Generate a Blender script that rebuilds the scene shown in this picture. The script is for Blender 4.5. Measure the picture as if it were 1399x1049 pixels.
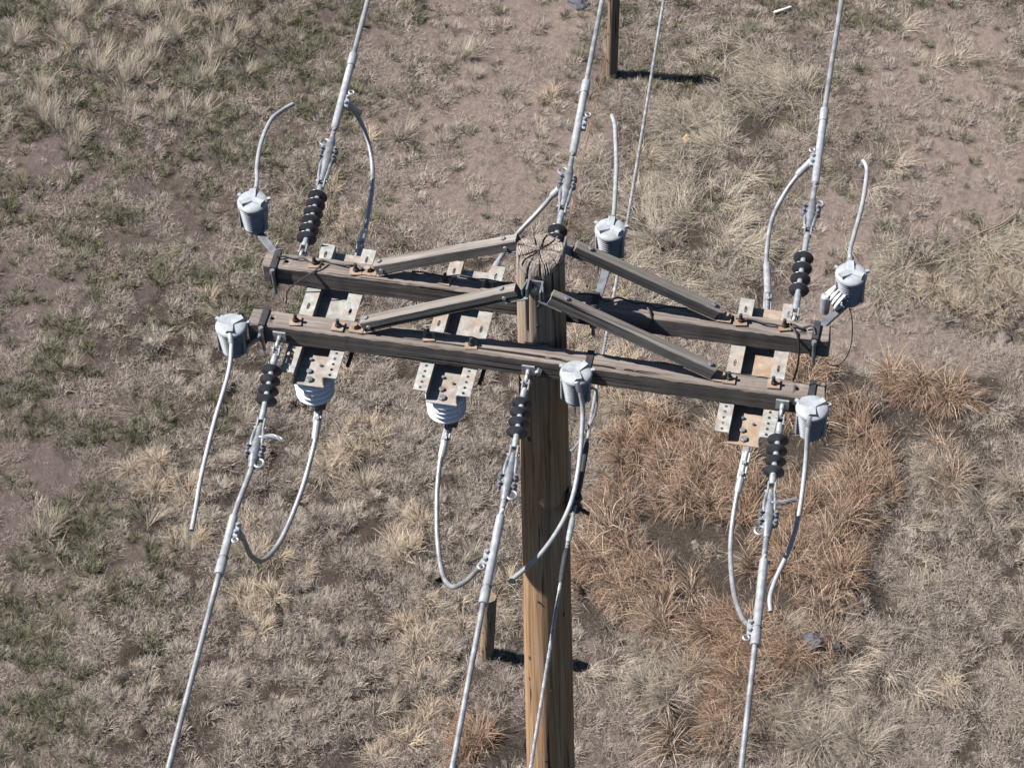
import bpy, bmesh, math, random
import numpy as np
from mathutils import Vector, Matrix, Quaternion

for o in list(bpy.data.objects):
    bpy.data.objects.remove(o)
SC = bpy.context.scene
COL = SC.collection
random.seed(7)

# ------------------------------------------------------------------ camera
CAM_POS = (1.70935, -8.09670, 18.61556)
YAW, DEP, ROLL = -0.2239586, 0.8538692, -0.0351648
F_PX, IMG_W = 4000.0, 1399.0
cd = bpy.data.cameras.new("camera")
cam = bpy.data.objects.new("camera", cd)
COL.objects.link(cam)
fw = Vector((math.sin(YAW) * math.cos(DEP), math.cos(YAW) * math.cos(DEP), -math.sin(DEP)))
r0 = Vector((math.cos(YAW), -math.sin(YAW), 0))
u0 = r0.cross(fw)
rr = math.cos(ROLL) * r0 + math.sin(ROLL) * u0
uu = -math.sin(ROLL) * r0 + math.cos(ROLL) * u0
M = Matrix((rr, uu, -fw)).transposed().to_4x4()
M.translation = Vector(CAM_POS)
cam.matrix_world = M
cd.sensor_fit = 'HORIZONTAL'
cd.sensor_width = 36.0
cd.lens = 36.0 * F_PX / IMG_W
cd.clip_start = 0.1
cd.clip_end = 2000
SC.camera = cam

# ------------------------------------------------------------------ light
SUN_EL = math.radians(50)
TRAVEL = math.radians(7)          # direction in which shadows run, from +x towards +y
w = bpy.data.worlds.new("World")
SC.world = w
w.use_nodes = True
sky = w.node_tree.nodes.new("ShaderNodeTexSky")
sky.sky_type = 'NISHITA'
sky.sun_disc = False
sky.sun_elevation = SUN_EL
sky.sun_rotation = math.radians(270 - 7)
sky.altitude = 1500
bg = w.node_tree.nodes["Background"]
w.node_tree.links.new(sky.outputs[0], bg.inputs[0])
bg.inputs[1].default_value = 0.05
sl = bpy.data.lights.new("sun", 'SUN')
sl.energy = 5.0
sl.angle = math.radians(0.53)
sl.color = (1.0, 0.965, 0.92)
sun = bpy.data.objects.new("sun", sl)
COL.objects.link(sun)
sun.location = (-20, 0, 40)
tv = Vector((math.cos(SUN_EL) * math.cos(TRAVEL), math.cos(SUN_EL) * math.sin(TRAVEL), -math.sin(SUN_EL)))
sun.rotation_euler = tv.to_track_quat('-Z', 'Y').to_euler()
SC.view_settings.view_transform = 'Standard'
SC.view_settings.look = 'None'
SC.view_settings.gamma = 1
SC.view_settings.use_curve_mapping = False
SC.view_settings.exposure = 0.8
SC.render.engine = 'CYCLES'
SC.cycles.max_bounces = 4
SC.cycles.diffuse_bounces = 0
SC.cycles.glossy_bounces = 2
SC.cycles.transmission_bounces = 2
SC.cycles.transparent_max_bounces = 2
SC.cycles.use_denoising = True

# ------------------------------------------------------------------ materials
def nodes_of(name):
    m = bpy.data.materials.new(name)
    m.use_nodes = True
    nt = m.node_tree
    b = nt.nodes["Principled BSDF"]
    return m, nt, b

def N(nt, typ, **kw):
    n = nt.nodes.new(typ)
    for k, v in kw.items():
        setattr(n, k, v)
    return n

def ramp(nt, fac, stops):
    r = N(nt, "ShaderNodeValToRGB")
    el = r.color_ramp.elements
    while len(el) > 1:
        el.remove(el[-1])
    el[0].position = stops[0][0]; el[0].color = (*stops[0][1], 1)
    for pos, c in stops[1:]:
        e = el.new(pos); e.color = (*c, 1)
    nt.links.new(fac, r.inputs[0])
    return r.outputs[0]

def g3(v):
    return (v, v, v)

def coords(nt, scale=(1, 1, 1), rnd=True):
    tc = N(nt, "ShaderNodeTexCoord")
    mp = N(nt, "ShaderNodeMapping")
    mp.inputs["Scale"].default_value = scale
    if rnd:
        oi = N(nt, "ShaderNodeObjectInfo")
        ad = N(nt, "ShaderNodeVectorMath", operation='ADD')
        mu = N(nt, "ShaderNodeMath", operation='MULTIPLY'); mu.inputs[1].default_value = 37.0
        nt.links.new(oi.outputs["Random"], mu.inputs[0])
        nt.links.new(tc.outputs["Object"], ad.inputs[0])
        nt.links.new(mu.outputs[0], ad.inputs[1])
        nt.links.new(ad.outputs[0], mp.inputs["Vector"])
    else:
        nt.links.new(tc.outputs["Object"], mp.inputs["Vector"])
    return mp.outputs[0]

def noise(nt, vec, scale, detail=5, rough=.6, dist=0.0):
    n = N(nt, "ShaderNodeTexNoise")
    n.inputs["Scale"].default_value = scale
    n.inputs["Detail"].default_value = detail
    n.inputs["Roughness"].default_value = rough
    n.inputs["Distortion"].default_value = dist
    nt.links.new(vec, n.inputs["Vector"])
    return n.outputs["Fac"]

def mixc(nt, fac, a, b, mode='MIX'):
    m = N(nt, "ShaderNodeMix", data_type='RGBA', blend_type=mode)
    if isinstance(fac, (int, float)): m.inputs[0].default_value = fac
    else: nt.links.new(fac, m.inputs[0])
    for i, v in ((6, a), (7, b)):
        if isinstance(v, tuple): m.inputs[i].default_value = (*v, 1)
        else: nt.links.new(v, m.inputs[i])
    return m.outputs[2]

def bump(nt, b, h, strength=.4, dist=.004):
    bn = N(nt, "ShaderNodeBump")
    bn.inputs["Strength"].default_value = strength
    bn.inputs["Distance"].default_value = dist
    nt.links.new(h, bn.inputs["Height"])
    nt.links.new(bn.outputs[0], b.inputs["Normal"])

def wood(name, dark, mid, light, stretch, crack=.55, bumpd=.004):
    """weathered timber: grain drawn out along one axis, dark drying checks"""
    m, nt, b = nodes_of(name)
    v = coords(nt, stretch)
    g = noise(nt, v, 60, 7, .72, .3)
    c1 = ramp(nt, g, [(.28, dark), (.5, mid), (.72, light)])
    v2 = coords(nt, tuple(1 if s > .5 else .35 for s in stretch))
    big = noise(nt, v2, 3.2, 4, .55)
    c2 = mixc(nt, ramp(nt, big, [(.35, g3(0)), (.7, g3(.55))]), c1, tuple(x * .62 for x in mid))
    vc = coords(nt, tuple(s * (1.0 if s > .5 else .5) for s in stretch))
    cr = noise(nt, vc, 48, 3, .5, .2)
    line = ramp(nt, cr, [(crack - .2, g3(1)), (crack - .17, g3(1)), (crack - .165, g3(1))])
    crk = ramp(nt, cr, [(.34, g3(1)), (.385, g3(0))])
    col = mixc(nt, crk, c2, tuple(x * .22 for x in dark))
    nt.links.new(col, b.inputs["Base Color"])
    b.inputs["Roughness"].default_value = .85
    b.inputs["Specular IOR Level"].default_value = .2
    hsub = N(nt, "ShaderNodeMath", operation='SUBTRACT')
    nt.links.new(g, hsub.inputs[0]); nt.links.new(crk, hsub.inputs[1])
    bump(nt, b, hsub.outputs[0], .6, bumpd)
    return m

def metal(name, base, vary=.25, rough=.5, metallic=.5, rust=None, rust_amt=.5, scale=30):
    m, nt, b = nodes_of(name)
    v = coords(nt)
    n1 = noise(nt, v, scale, 5, .6)
    lo = tuple(x * (1 - vary) for x in base); hi = tuple(min(1, x * (1 + vary)) for x in base)
    col = ramp(nt, n1, [(.3, lo), (.7, hi)])
    if rust:
        n2 = noise(nt, v, 9, 6, .7)
        f = ramp(nt, n2, [(1 - rust_amt - .12, g3(0)), (1 - rust_amt + .1, g3(1))])
        col = mixc(nt, f, col, rust)
        mm = N(nt, "ShaderNodeMath", operation='MULTIPLY_ADD')
        nt.links.new(f, mm.inputs[0]); mm.inputs[1].default_value = -metallic; mm.inputs[2].default_value = metallic
        nt.links.new(mm.outputs[0], b.inputs["Metallic"])
    else:
        b.inputs["Metallic"].default_value = metallic
    nt.links.new(col, b.inputs["Base Color"])
    rr_ = N(nt, "ShaderNodeMath", operation='MULTIPLY_ADD')
    nt.links.new(n1, rr_.inputs[0]); rr_.inputs[1].default_value = .3; rr_.inputs[2].default_value = rough - .15
    nt.links.new(rr_.outputs[0], b.inputs["Roughness"])
    bump(nt, b, n1, .15, .001)
    return m

MAT = {}
MAT['arm'] = wood('arm_wood', (.07, .055, .047), (.215, .18, .158), (.38, .335, .298), (.035, 1, 1))
MAT['brace'] = wood('brace_wood', (.08, .068, .06), (.23, .205, .185), (.39, .355, .325), (.03, 1, 1))
MAT['post'] = wood('post_wood', (.12, .08, .055), (.30, .21, .145), (.44, .34, .25), (1, 1, .05))
MAT['galv'] = metal('galvanised_steel', (.40, .42, .44), .25, .5, .5)
MAT['galv_mid'] = metal('dull_galvanised', (.26, .27, .285), .35, .5, .5, None, 0, 40)
MAT['galv_dark'] = metal('weathered_steel', (.22, .23, .25), .3, .55, .5)
MAT['rusty'] = metal('rusty_steel', (.32, .24, .18), .35, .8, .1, (.24, .14, .085), .4)
MAT['flange'] = metal('zinc_flange', (.37, .37, .35), .32, .6, .2, (.33, .235, .165), .40)
MAT['web'] = metal('rust_stained_web', (.345, .335, .315), .3, .6, .2, (.29, .19, .125), .42)
MAT['web_tan'] = metal('tan_rust_web', (.40, .345, .285), .28, .65, .1, (.30, .20, .135), .5)
MAT['black_metal'] = metal('dark_iron', (.045, .045, .05), .3, .6, .3)
MAT['alum'] = metal('aluminium_conductor', (.31, .315, .325), .35, .5, .45, None, 0, 18)
MAT['alum_bright'] = metal('aluminium_sleeve', (.42, .43, .44), .2, .45, .4)
MAT['lead'] = metal('grey_lead_jacket', (.34, .35, .36), .22, .5, .15)
MAT['tinned'] = metal('green_grey_paint', (.45, .49, .45), .15, .6, .1)
MAT['polymer'] = metal('grey_polymer_housing', (.25, .265, .29), .2, .55, 0)
MAT['cap'] = metal('light_grey_cap', (.34, .36, .38), .2, .55, 0)
MAT['silicone'] = metal('dark_silicone', (.055, .058, .068), .3, .36, 0)
MAT['rod'] = metal('insulator_rod', (.33, .355, .385), .15, .45, .3)
MAT['porcelain'] = metal('white_porcelain', (.80, .82, .85), .04, .12, 0)
MAT['white_cable'] = metal('white_cable', (.80, .80, .79), .05, .5, 0)
MAT['wire'] = metal('oxidised_wire', (.05, .045, .045), .4, .6, .3)
MAT['rust_wire'] = metal('rusted_wire', (.22, .11, .06), .4, .8, .1)
MAT['stone'] = metal('grey_stone', (.20, .17, .15), .3, .9, 0, None, 0, 25)
MAT['dark_stone'] = metal('blue_grey_stone', (.07, .075, .09), .4, .75, 0, None, 0, 25)
MAT['tan_stone'] = metal('orange_stone', (.55, .36, .22), .15, .9, 0)
MAT['bone'] = metal('pale_stick', (.62, .58, .52), .15, .8, 0)

def pole_material():
    m, nt, b = nodes_of('pole_wood')
    v = coords(nt, (1, 1, .02), False)
    g = noise(nt, v, 60, 7, .75, .4)
    fresh = ramp(nt, g, [(.3, (.14, .08, .046)), (.5, (.40, .24, .13)), (.7, (.60, .40, .24))])
    old = ramp(nt, g, [(.3, (.14, .105, .08)), (.52, (.34, .262, .202)), (.72, (.52, .425, .34))])
    vb = coords(nt, (1, 1, .25), False)
    big = noise(nt, vb, 6, 4, .6)
    # the top metre has weathered to grey, the grey also runs down in streaks
    tc = N(nt, "ShaderNodeTexCoord"); sp = N(nt, "ShaderNodeSeparateXYZ")
    nt.links.new(tc.outputs["Object"], sp.inputs[0])
    mr = N(nt, "ShaderNodeMapRange"); mr.inputs[1].default_value = 8.9; mr.inputs[2].default_value = 9.9
    mr.inputs[3].default_value = -.03; mr.inputs[4].default_value = .36
    nt.links.new(sp.outputs[2], mr.inputs[0])
    ad = N(nt, "ShaderNodeMath", operation='ADD')
    nt.links.new(mr.outputs[0], ad.inputs[0]); nt.links.new(big, ad.inputs[1])
    f = ramp(nt, ad.outputs[0], [(.42, g3(0)), (.75, g3(1))])
    col = mixc(nt, f, fresh, old)
    vk = coords(nt, (1, 1, .03), False)
    ck = noise(nt, vk, 40, 3, .5, .15)
    crk = ramp(nt, ck, [(.31, g3(1)), (.37, g3(0))])
    col = mixc(nt, crk, col, (.035, .022, .016))
    # spike and nail holes
    vo = N(nt, "ShaderNodeTexVoronoi"); vo.inputs["Scale"].default_value = 9
    vv = coords(nt, (1, 1, .55), False); nt.links.new(vv, vo.inputs["Vector"])
    hole = ramp(nt, vo.outputs["Distance"], [(.07, g3(.85)), (.11, g3(0))])
    col = mixc(nt, hole, col, (.04, .024, .016))
    nt.links.new(col, b.inputs["Base Color"])
    b.inputs["Roughness"].default_value = .8
    b.inputs["Specular IOR Level"].default_value = .2
    s1 = N(nt, "ShaderNodeMath", operation='SUBTRACT'); nt.links.new(g, s1.inputs[0]); nt.links.new(crk, s1.inputs[1])
    bump(nt, b, s1.outputs[0], .7, .004)
    return m
MAT['pole'] = pole_material()

def endgrain_material():
    m, nt, b = nodes_of('end_grain')
    tc = N(nt, "ShaderNodeTexCoord"); sp = N(nt, "ShaderNodeSeparateXYZ")
    nt.links.new(tc.outputs["Object"], sp.inputs[0])
    cx = N(nt, "ShaderNodeCombineXYZ")
    nt.links.new(sp.outputs[0], cx.inputs[0]); nt.links.new(sp.outputs[1], cx.inputs[1])
    ln = N(nt, "ShaderNodeVectorMath", operation='LENGTH'); nt.links.new(cx.outputs[0], ln.inputs[0])
    n1 = noise(nt, tc.outputs["Object"], 40, 5, .7)
    ma = N(nt, "ShaderNodeMath", operation='MULTIPLY_ADD'); nt.links.new(ln.outputs["Value"], ma.inputs[0]); ma.inputs[1].default_value = 420
    mu = N(nt, "ShaderNodeMath", operation='MULTIPLY'); nt.links.new(n1, mu.inputs[0]); mu.inputs[1].default_value = 9
    nt.links.new(mu.outputs[0], ma.inputs[2])
    si = N(nt, "ShaderNodeMath", operation='SINE'); nt.links.new(ma.outputs[0], si.inputs[0])
    col = ramp(nt, n1, [(.3, (.13, .10, .085)), (.5, (.31, .255, .22)), (.7, (.50, .44, .385))])
    rg = ramp(nt, si.outputs[0], [(-.2, g3(.72)), (.6, g3(1))])
    col = mixc(nt, 1.0, col, rg, 'MULTIPLY')
    nt.links.new(col, b.inputs["Base Color"])
    b.inputs["Roughness"].default_value = .9
    bump(nt, b, n1, .6, .005)
    return m
MAT['endgrain'] = endgrain_material()

# ------------------------------------------------------------------ mesh helpers
ORG = {}
def V(*a):
    return Vector(a[0]) if len(a) == 1 else Vector(a)

class MB:
    def __init__(self):
        self.v = []; self.f = []
    def add(self, vs, fs):
        k = len(self.v)
        self.v += [tuple(x) for x in vs]
        self.f += [tuple(i + k for i in f) for f in fs]
        return self
    def box(self, c, s, rot=None, ch=.0):
        bm = bmesh.new()
        bmesh.ops.create_cube(bm, size=1)
        for q in bm.verts:
            q.co = Vector((q.co.x * s[0], q.co.y * s[1], q.co.z * s[2]))
        if ch > 0:
            bmesh.ops.bevel(bm, geom=list(bm.edges), offset=ch, segments=1, affect='EDGES')
        bm.verts.index_update()
        R = rot if rot is not None else Matrix.Identity(3)
        c = Vector(c)
        self.add([R @ q.co + c for q in bm.verts], [[q.index for q in f.verts] for f in bm.faces])
        bm.free()
        return self
    def bar(self, a, b, wd, ht, up=(0, 0, 1), ch=.002):
        """rectangular bar from a to b: wd across, ht along up"""
        a = Vector(a); b = Vector(b)
        x = (b - a).normalized(); y = Vector(up).cross(x).normalized(); z = x.cross(y)
        R = Matrix((x, y, z)).transposed()
        return self.box((a + b) / 2, ((b - a).length, wd, ht), R, ch)
    def lathe(self, o, ax, prof, n=24, caps=True):
        """prof: list of (distance along axis, radius)"""
        o = Vector(o); ax = Vector(ax).normalized()
        t = Vector((1, 0, 0)) if abs(ax.x) < .9 else Vector((0, 1, 0))
        e1 = ax.cross(t).normalized(); e2 = ax.cross(e1)
        vs = []; fs = []
        for d, r in prof:
            for i in range(n):
                a = 2 * math.pi * i / n
                vs.append(o + ax * d + (e1 * math.cos(a) + e2 * math.sin(a)) * r)
        for j in range(len(prof) - 1):
            for i in range(n):
                k = (i + 1) % n
                fs.append((j * n + i, j * n + k, (j + 1) * n + k, (j + 1) * n + i))
        if caps:
            fs.append(tuple(range(n))[::-1]); fs.append(tuple((len(prof) - 1) * n + i for i in range(n)))
        return self.add(vs, fs)
    def cyl(self, a, b, r, n=12, r2=None):
        a = Vector(a); b = Vector(b)
        L = (b - a).length; c = min(.15 * r, .002)
        r2 = r if r2 is None else r2
        return self.lathe(a, b - a, [(0, r - c), (c, r), (L - c, r2), (L, r2 - c)], n)
    def hexbolt(self, a, b, r):
        a = Vector(a); b = Vector(b)
        return self.lathe(a, b - a, [(0, r), ((b - a).length * .8, r), ((b - a).length, r * .8)], 6)
    def tube(self, pts, rad, n=10, twist=0.0, lobes=0, depth=.0, caps=True):
        P = [Vector(q) for q in pts]
        vs = []; fs = []
        up = None; ang = 0
        for i, q in enumerate(P):
            t = (P[min(i + 1, len(P) - 1)] - P[max(i - 1, 0)]).normalized()
            if up is None:
                up = Vector((0, 0, 1)) if abs(t.z) < .9 else Vector((1, 0, 0))
            e1 = (up - t * up.dot(t)).normalized(); e2 = t.cross(e1); up = e1
            if i: ang += twist * (P[i] - P[i - 1]).length
            r = rad[i] if isinstance(rad, (list, tuple)) else rad
            for k in range(n):
                a = 2 * math.pi * k / n
                rk = r * (1 - depth * (.5 - .5 * math.cos(lobes * a))) if lobes else r
                vs.append(q + (e1 * math.cos(a + ang) + e2 * math.sin(a + ang)) * rk)
        m = len(P)
        for j in range(m - 1):
            for i in range(n):
                k = (i + 1) % n
                fs.append((j * n + i, j * n + k, (j + 1) * n + k, (j + 1) * n + i))
        if caps:
            fs.append(tuple(range(n))[::-1]); fs.append(tuple((m - 1) * n + i for i in range(n)))
        return self.add(vs, fs)
    def ring(self, c, ax, R, r, n=20, m=8, arc=2 * math.pi, start=0):
        c = Vector(c); ax = Vector(ax).normalized()
        t = Vector((0, 0, 1)) if abs(ax.z) < .9 else Vector((1, 0, 0))
        e1 = ax.cross(t).normalized(); e2 = ax.cross(e1)
        full = arc > 6.28
        pts = [c + (e1 * math.cos(start + arc * i / n) + e2 * math.sin(start + arc * i / n)) * R for i in range(n + 1)]
        return self.tube(pts, r, m, caps=not full)
    def build(self, name, mat, parent=None, smooth=35):
        o0 = ORG.get(parent.name, Vector()) if parent else Vector()
        me = bpy.data.meshes.new(name)
        me.from_pydata([tuple(Vector(q) - o0) for q in self.v], [], self.f)
        bm = bmesh.new(); bm.from_mesh(me)
        bmesh.ops.recalc_face_normals(bm, faces=bm.faces)
        bm.to_mesh(me); bm.free()
        if smooth:
            for q in me.polygons: q.use_smooth = True
            me.set_sharp_from_angle(angle=math.radians(smooth))
        me.materials.append(MAT[mat] if isinstance(mat, str) else mat)
        o = bpy.data.objects.new(name, me)
        COL.objects.link(o)
        ORG[o.name] = o0
        if parent: o.parent = parent
        return o

def thing(name, loc, label, cat, group=None):
    o = bpy.data.objects.new(name, None)
    o.empty_display_size = .1
    COL.objects.link(o)
    o.location = loc
    ORG[o.name] = Vector(loc)
    o['label'] = label; o['category'] = cat
    if group: o['group'] = group
    return o

def tag(o, label, cat, group=None, kind=None):
    o['label'] = label; o['category'] = cat
    if group: o['group'] = group
    if kind: o['kind'] = kind
    return o

def copy_tree(o, parent=None):
    c = o.copy(); COL.objects.link(c); c.parent = parent
    ORG[c.name] = ORG[o.name]
    for ch in list(o.children):
        copy_tree(ch, c)
    return c

def spline(pts, step=.012):
    """smooth Catmull-Rom curve through pts"""
    P = [Vector(q) for q in pts]
    P = [P[0] * 2 - P[1]] + P + [P[-1] * 2 - P[-2]]
    out = []
    for i in range(1, len(P) - 2):
        a, b, c, d = P[i - 1], P[i], P[i + 1], P[i + 2]
        n = max(2, int((c - b).length / step))
        for k in range(n):
            t = k / n
            out.append(.5 * ((2 * b) + (c - a) * t + (2 * a - 5 * b + 4 * c - d) * t * t + (3 * b - a - 3 * c + d) * t ** 3))
    out.append(P[-2])
    return out

# ------------------------------------------------------------------ numpy noise
def _hash(ix, iy, s):
    h = (ix * 374761393 + iy * 668265263 + s * 974634777) & 0xffffffff
    h = ((h ^ (h >> 13)) * 1274126177) & 0xffffffff
    h = h ^ (h >> 16)
    return (h & 0xffff) / 65535.0

def vnoise(x, y, s=0):
    ix = np.floor(x).astype(np.int64); iy = np.floor(y).astype(np.int64)
    fx = x - ix; fy = y - iy
    fx = fx * fx * fx * (fx * (fx * 6 - 15) + 10); fy = fy * fy * fy * (fy * (fy * 6 - 15) + 10)
    a = _hash(ix, iy, s); b = _hash(ix + 1, iy, s); c = _hash(ix, iy + 1, s); d = _hash(ix + 1, iy + 1, s)
    return (a * (1 - fx) + b * fx) * (1 - fy) + (c * (1 - fx) + d * fx) * fy

def fbm(x, y, sc, oct=4, s=0, gain=.5):
    t = 0; a = 1; n = 0
    for i in range(oct):
        t = t + a * vnoise(x * sc + 17.3 * i, y * sc - 9.1 * i, s + i); n += a
        a *= gain; sc *= 2.03
    return t / n

# ------------------------------------------------------------------ ground cover zones (world x, y, radius x, radius y)
RUST = [(0.72, 7.66, 0.91, 0.48), (1.37, 7.85, 0.48, 0.48), (-0.46, 6.65, 0.48, 0.62), (-0.73, 7.16, 0.36, 0.4), (0.0, 6.74, 0.36, 0.46), (0.75, 6.12, 0.41, 0.67), (0.24, 5.95, 0.35, 0.74), (-0.31, 5.7, 0.52, 0.44), (0.19, 4.8, 0.39, 0.48), (0.66, 5.45, 0.34, 0.43), (1.13, 7.25, 0.54, 0.47), (0.88, 6.9, 0.36, 0.46), (-0.81, 6.21, 0.24, 0.45), (-1.18, 4.17, 0.22, 0.2)]
GREY = [(-0.27, 5.13, 0.34, 0.42), (0.87, 4.75, 0.5, 0.41), (0.99, 5.12, 0.34, 0.35), (1.96, 7.4, 0.48, 0.39)]
STRAW = [(-0.7, 9.62, 0.71, 0.82), (-1.08, 10.39, 0.52, 0.66), (-0.78, 11.01, 0.66, 0.58), (-0.62, 11.73, 0.68, 0.5), (1.57, 9.49, 0.5, 0.35), (1.97, 9.92, 0.38, 0.36), (1.16, 9.69, 0.38, 0.35)]
UPSTRAW = [(-6.6, 11.2, 0.9, 0.62), (-5.95, 10.7, 0.68, 0.5), (-6.78, 10.16, 0.41, 0.3), (-5.6, 11.48, 0.55, 0.52), (-5.1, 5.36, 0.3, 0.23), (-3.78, 5.48, 0.3, 0.19), (-5.81, 7.06, 0.25, 0.17)]
GOLD = [(-4.48, 6.01, 0.3, 0.31), (-3.39, 5.36, 0.26, 0.26), (-3.39, 4.92, 0.23, 0.29), (-2.52, 6.01, 0.24, 0.3), (-1.85, 4.63, 0.23, 0.35), (-3.74, 9.36, 0.33, 0.37), (-3.02, 6.58, 0.36, 0.32), (-2.05, 3.97, 0.28, 0.2), (-4.09, 5.5, 0.24, 0.15), (-2.91, 6.92, 0.3, 0.32), (-3.68, 5.54, 0.35, 0.22), (-2.01, 5.1, 0.17, 0.29), (-1.55, 5.7, 0.18, 0.44), (-1.33, 8.45, 0.25, 0.69), (-0.96, 7.76, 0.31, 0.41), (1.75, 9.35, .45, .2), (2.1, 9.5, .35, .25)]
BARE = [(-6.62, 9.65, 0.6, 0.39), (-6.56, 8.59, 0.2, 0.55), (-5.68, 6.02, 0.3, 0.48), (-2.75, 10.67, 0.93, 1.08), (-3.13, 11.8, 0.82, 0.62), (1.38, 8.85, 0.74, 0.42), (1.68, 10.97, 0.59, 0.76), (0.63, 9.86, 0.38, 0.63), (1.31, 11.97, 0.6, 0.9), (-2.39, 12.35, 0.42, 0.21), (0.63, 8.89, 0.31, 0.34), (-6.19, 7.85, 0.38, 0.44)]
HAY = [(1.82, 5.87, 1.03, 1.49), (2.01, 8.13, 0.42, 0.41), (1.4, 5.02, 0.56, 0.62)]
FLUFF = [(-3.04, 7.22, 1.23, 0.91), (-3.42, 6.2, 1.2, 0.79), (-2.74, 4.68, 1.43, 0.86), (-3.78, 4.14, 0.68, 0.63), (-2.34, 5.78, 0.76, 0.76), (-4.74, 7.59, 0.5, 0.43), (-2.67, 8.39, 0.95, 0.52)]

def zone(Z, x, y, soft=.35, warp=.25, seed=3):
    """0..1 membership of a set of ellipses with a ragged edge"""
    wx = x + warp * (fbm(x, y, 2.2, 3, seed) - .5) * 2; wy = y + warp * (fbm(x, y, 2.2, 3, seed + 9) - .5) * 2
    best = np.zeros_like(x)
    for cx, cy, rx, ry in Z:
        d = np.sqrt(((wx - cx) / rx) ** 2 + ((wy - cy) / ry) ** 2)
        best = np.maximum(best, np.clip((1 + soft - d) / (2 * soft), 0, 1))
    return best

def height(x, y):
    fl = np.clip(zone(FLUFF, x, y) + .25, 0, 1)
    hay = zone(HAY, x, y); rust = zone(RUST, x, y)
    h = .10 * (fbm(x, y, .35, 3, 40) - .5)
    h = h + .05 * (fbm(x, y, 1.3, 3, 41) - .5)
    lump = fbm(x, y, 7.0, 3, 42)
    h = h + .15 * fl * (lump - .45)
    h = h + .035 * (fbm(x, y, 15, 3, 43) - .5)
    h = h + hay * .05 * (fbm(x, y, 2.6, 4, 44) - .5)
    h = h + rust * .05
    # the cut bank beside the big straw tussock
    bank = np.exp(-(((x - 2.25) / .5) ** 2 + ((y - 9.05) / .22) ** 2))
    h = h - .22 * bank
    return h

# ------------------------------------------------------------------ ground sheet
def axis(lo, hi, step, far):
    core = np.arange(lo, hi + step / 2, step)
    out = []; s = step; q = hi
    while q < hi + far:
        s *= 1.35; q += s; out.append(q)
    neg = []; s = step; q = lo
    while q > lo - far:
        s *= 1.35; q -= s; neg.append(q)
    return np.array(neg[::-1] + list(core) + out)

gx = axis(-9.0, 4.4, .024, 400); gy = axis(1.6, 15.0, .024, 400)
GX, GY = np.meshgrid(gx, gy)
GZ = height(GX.ravel(), GY.ravel())
fx = np.clip(1 - np.maximum(np.maximum(-9 - GX.ravel(), GX.ravel() - 4.4), np.maximum(1.6 - GY.ravel(), GY.ravel() - 15)) / 30, 0, 1)
GZ = GZ * fx
nx, ny = len(gx), len(gy)
idx = np.arange(nx * ny).reshape(ny, nx)
quads = np.stack([idx[:-1, :-1], idx[:-1, 1:], idx[1:, 1:], idx[1:, :-1]], -1).reshape(-1, 4)
gm = bpy.data.meshes.new("ground")
gm.vertices.add(nx * ny)
gm.vertices.foreach_set("co", np.stack([GX.ravel(), GY.ravel(), GZ], 1).astype(np.float32).ravel())
gm.loops.add(quads.size); gm.loops.foreach_set("vertex_index", quads.astype(np.int32).ravel())
gm.polygons.add(len(quads)); gm.polygons.foreach_set("loop_start", np.arange(0, quads.size, 4, dtype=np.int32))
gm.polygons.foreach_set("use_smooth", np.ones(len(quads), dtype=bool))
gm.update()
at = gm.attributes.new("thatch", 'FLOAT', 'POINT')
th = np.clip(zone(FLUFF, GX.ravel(), GY.ravel()) * .75 + .7 * zone(HAY, GX.ravel(), GY.ravel()) + .9 * zone(RUST, GX.ravel(), GY.ravel()) + .4 * zone(STRAW, GX.ravel(), GY.ravel()) + .4 * zone(UPSTRAW, GX.ravel(), GY.ravel()) - zone(BARE, GX.ravel(), GY.ravel()) * .6 + .36, 0, 1)
at.data.foreach_set("value", th.astype(np.float32))

def ground_material():
    m, nt, b = nodes_of('dry_soil')
    tc = N(nt, "ShaderNodeTexCoord"); v = tc.outputs["Object"]
    a = N(nt, "ShaderNodeAttribute"); a.attribute_name = "thatch"
    n1 = noise(nt, v, 1.6, 5, .6); n2 = noise(nt, v, 22, 6, .7); n3 = noise(nt, v, 120, 4, .7, 1.0)
    soil = ramp(nt, n2, [(.25, (.17, .13, .112)), (.5, (.33, .26, .225)), (.75, (.46, .375, .325))])
    soil = mixc(nt, ramp(nt, n1, [(.35, g3(0)), (.65, g3(.5))]), soil, (.42, .325, .278))
    # damper, darker purple-brown earth towards the low-x side
    sx = N(nt, "ShaderNodeSeparateXYZ"); nt.links.new(v, sx.inputs[0])
    mr = N(nt, "ShaderNodeMapRange"); mr.inputs[1].default_value = -2.5; mr.inputs[2].default_value = -5.5; mr.inputs[3].default_value = 0; mr.inputs[4].default_value = .75
    nt.links.new(sx.outputs[0], mr.inputs[0])
    soil = mixc(nt, mr.outputs[0], soil, mixc(nt, n2, (.09, .068, .064), (.225, .175, .163)))
    # humus and rotted blades under the mats, with shade between tufts painted in dark
    hay = ramp(nt, n3, [(.32, (.03, .023, .018)), (.52, (.12, .095, .078)), (.72, (.32, .268, .222))])
    f = N(nt, "ShaderNodeMath", operation='ADD'); nt.links.new(a.outputs["Fac"], f.inputs[0]); nt.links.new(n2, f.inputs[1])
    ff = ramp(nt, f.outputs[0], [(.7, g3(0)), (1.15, g3(1))])
    col = mixc(nt, ff, soil, hay)
    nt.links.new(col, b.inputs["Base Color"])
    b.inputs["Roughness"].default_value = .95
    b.inputs["Specular IOR Level"].default_value = .1
    s = N(nt, "ShaderNodeMath", operation='ADD'); nt.links.new(n2, s.inputs[0]); nt.links.new(n3, s.inputs[1])
    bump(nt, b, s.outputs[0], 1.0, .035)
    return m
gm.materials.append(ground_material())
ground = bpy.data.objects.new("ground", gm)
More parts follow.
